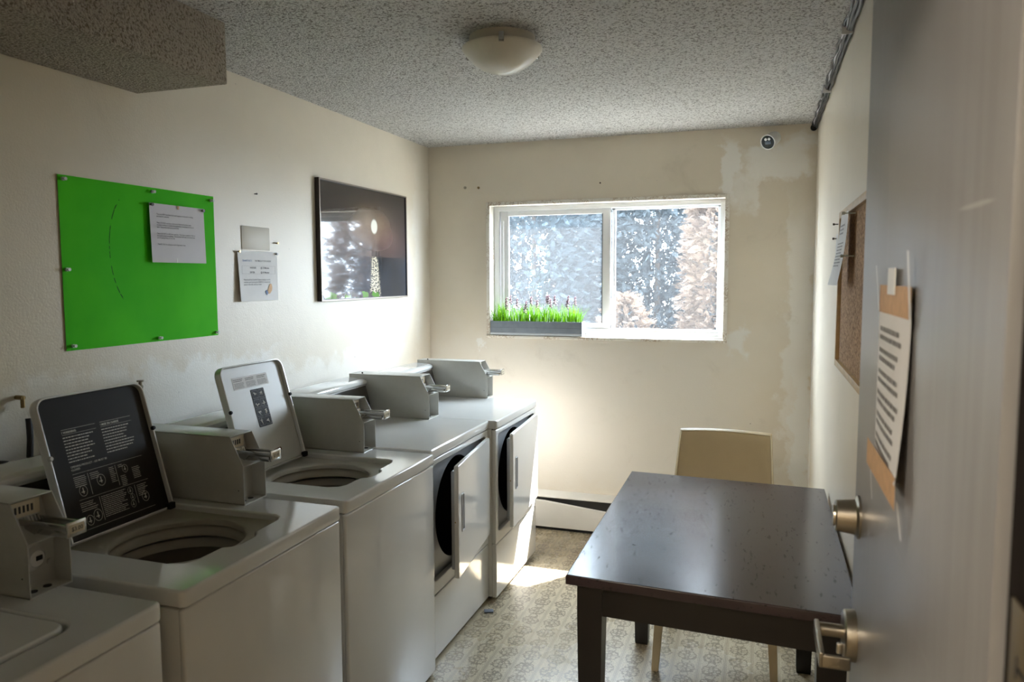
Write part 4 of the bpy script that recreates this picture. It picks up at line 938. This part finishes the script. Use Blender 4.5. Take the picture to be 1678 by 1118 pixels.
# loose scrap on the floor by the dryer foot
tag(MB().box(-.022, .022, -.016, .016, 0, .006, .001, mtx=Matrix.Rotation(.4, 4, 'Z')).build('plastic_wedge', mat('grey_blue_plastic', rgb(96, 104, 116), .5)[0], loc=(.885, -1.29, 0)), 'small grey plastic wedge on the floor between the dryers', 'wedge')

# ------------------------------------------------------------------ conifers outside
def conifer(name, cx, cy, h, r, m_, label, n, seed, shape=1.0, big=1.0):
    rng = np.random.default_rng(seed)
    t_ = thing(name, label, 'tree', (cx, cy, .9), 'trees outside the window')
    MB().cyl((0, 0, 0), (0, 0, h*.9), .035, 10, .01).build('trunk', M['bark'], t_)
    V = []; Fc = []
    leafs = [(0.0, 0.0, .35, .10), (.12, .02, .28, .55), (.12, -.02, .28, -.55), (.30, .02, .30, .6), (.30, -.02, .30, -.6), (.48, .01, .26, .65), (.48, -.01, .26, -.65), (.66, .01, .2, .6), (.66, -.01, .2, -.6), (.55, 0, .45, 0)]
    for k in range(n):
        z = h*rng.uniform(.0, 1)**1.0; rr_ = r*(1-(z/h)**2.2*shape)*rng.uniform(.55, 1.05)
        a = rng.uniform(0, 2*PI); c = np.array((rr_*math.cos(a), rr_*math.sin(a), z))
        out = np.array((math.cos(a), math.sin(a), rng.uniform(-.5, .7)))+rng.normal(0, .35, 3); out /= np.linalg.norm(out)
        side = np.cross(out, (0, 0, 1.0)); side /= np.linalg.norm(side)+1e-9; upv = np.cross(side, out)
        tw = rng.uniform(-1.2, 1.2); side = side*math.cos(tw)+upv*math.sin(tw)
        S = rng.uniform(.07, .14)*big
        for (s0, t0, L, an) in leafs:
            d = out*math.cos(an)+side*math.sin(an); pn = side*math.cos(an)-out*math.sin(an)
            p0 = c+out*s0*S+side*t0*S; p1 = p0+d*L*S; wd = pn*S*.04; b0 = len(V)
            V += [p0-wd*.6, p0+wd*.6, (p0+p1)/2+wd*1.3, p1, (p0+p1)/2-wd*1.3]; Fc.append((b0, b0+1, b0+2, b0+3, b0+4))
    me = bpy.data.meshes.new('foliage'); me.from_pydata([tuple(v) for v in V], [], Fc); me.materials.append(M[m_])
    o = bpy.data.objects.new('foliage', me); COL.objects.link(o); o.parent = t_; tag(o, kind='stuff')
conifer('conifer_tree', -1.45, 3.2, 2.5, .62, 'leaf_blue', 'blue-green conifer outside beyond the left window edge', 2000, 7)
conifer('conifer_tree', -.18, 3.0, 2.4, .62, 'leaf_blue', 'blue-green conifer seen through the left window pane', 11000, 1, .6)
conifer('conifer_tree', 1.08, 3.2, 2.5, .62, 'leaf_grey', 'grey-green conifer seen just right of the window mullion', 11000, 2, .6)
conifer('conifer_tree', 2.36, 3.2, 2.5, .62, 'leaf_blue', 'blue-green conifer outside behind the right window edge', 2600, 4)
conifer('conifer_tree', 1.78, 2.2, 1.9, .34, 'leaf_tan', 'dry tan-brown conifer seen at the right of the window', 4500, 3, .6)
conifer('conifer_tree', .95, 2.10, .55, .26, 'leaf_tan', 'low tan-brown shrub at the foot of the conifers outside', 700, 5)
conifer('conifer_tree', -.9, 4.9, 3.2, .80, 'leaf_grey', 'grey-green conifer in the back row outside, on the left', 5500, 6, .4, 2.2)
conifer('conifer_tree', .74, 4.9, 3.2, .80, 'leaf_blue', 'blue-green conifer in the back row outside, in the middle', 5500, 9, .4, 2.2)
conifer('conifer_tree', 2.4, 4.9, 3.2, .80, 'leaf_grey', 'grey-green conifer in the back row outside, on the right', 5500, 8, .4, 2.2)
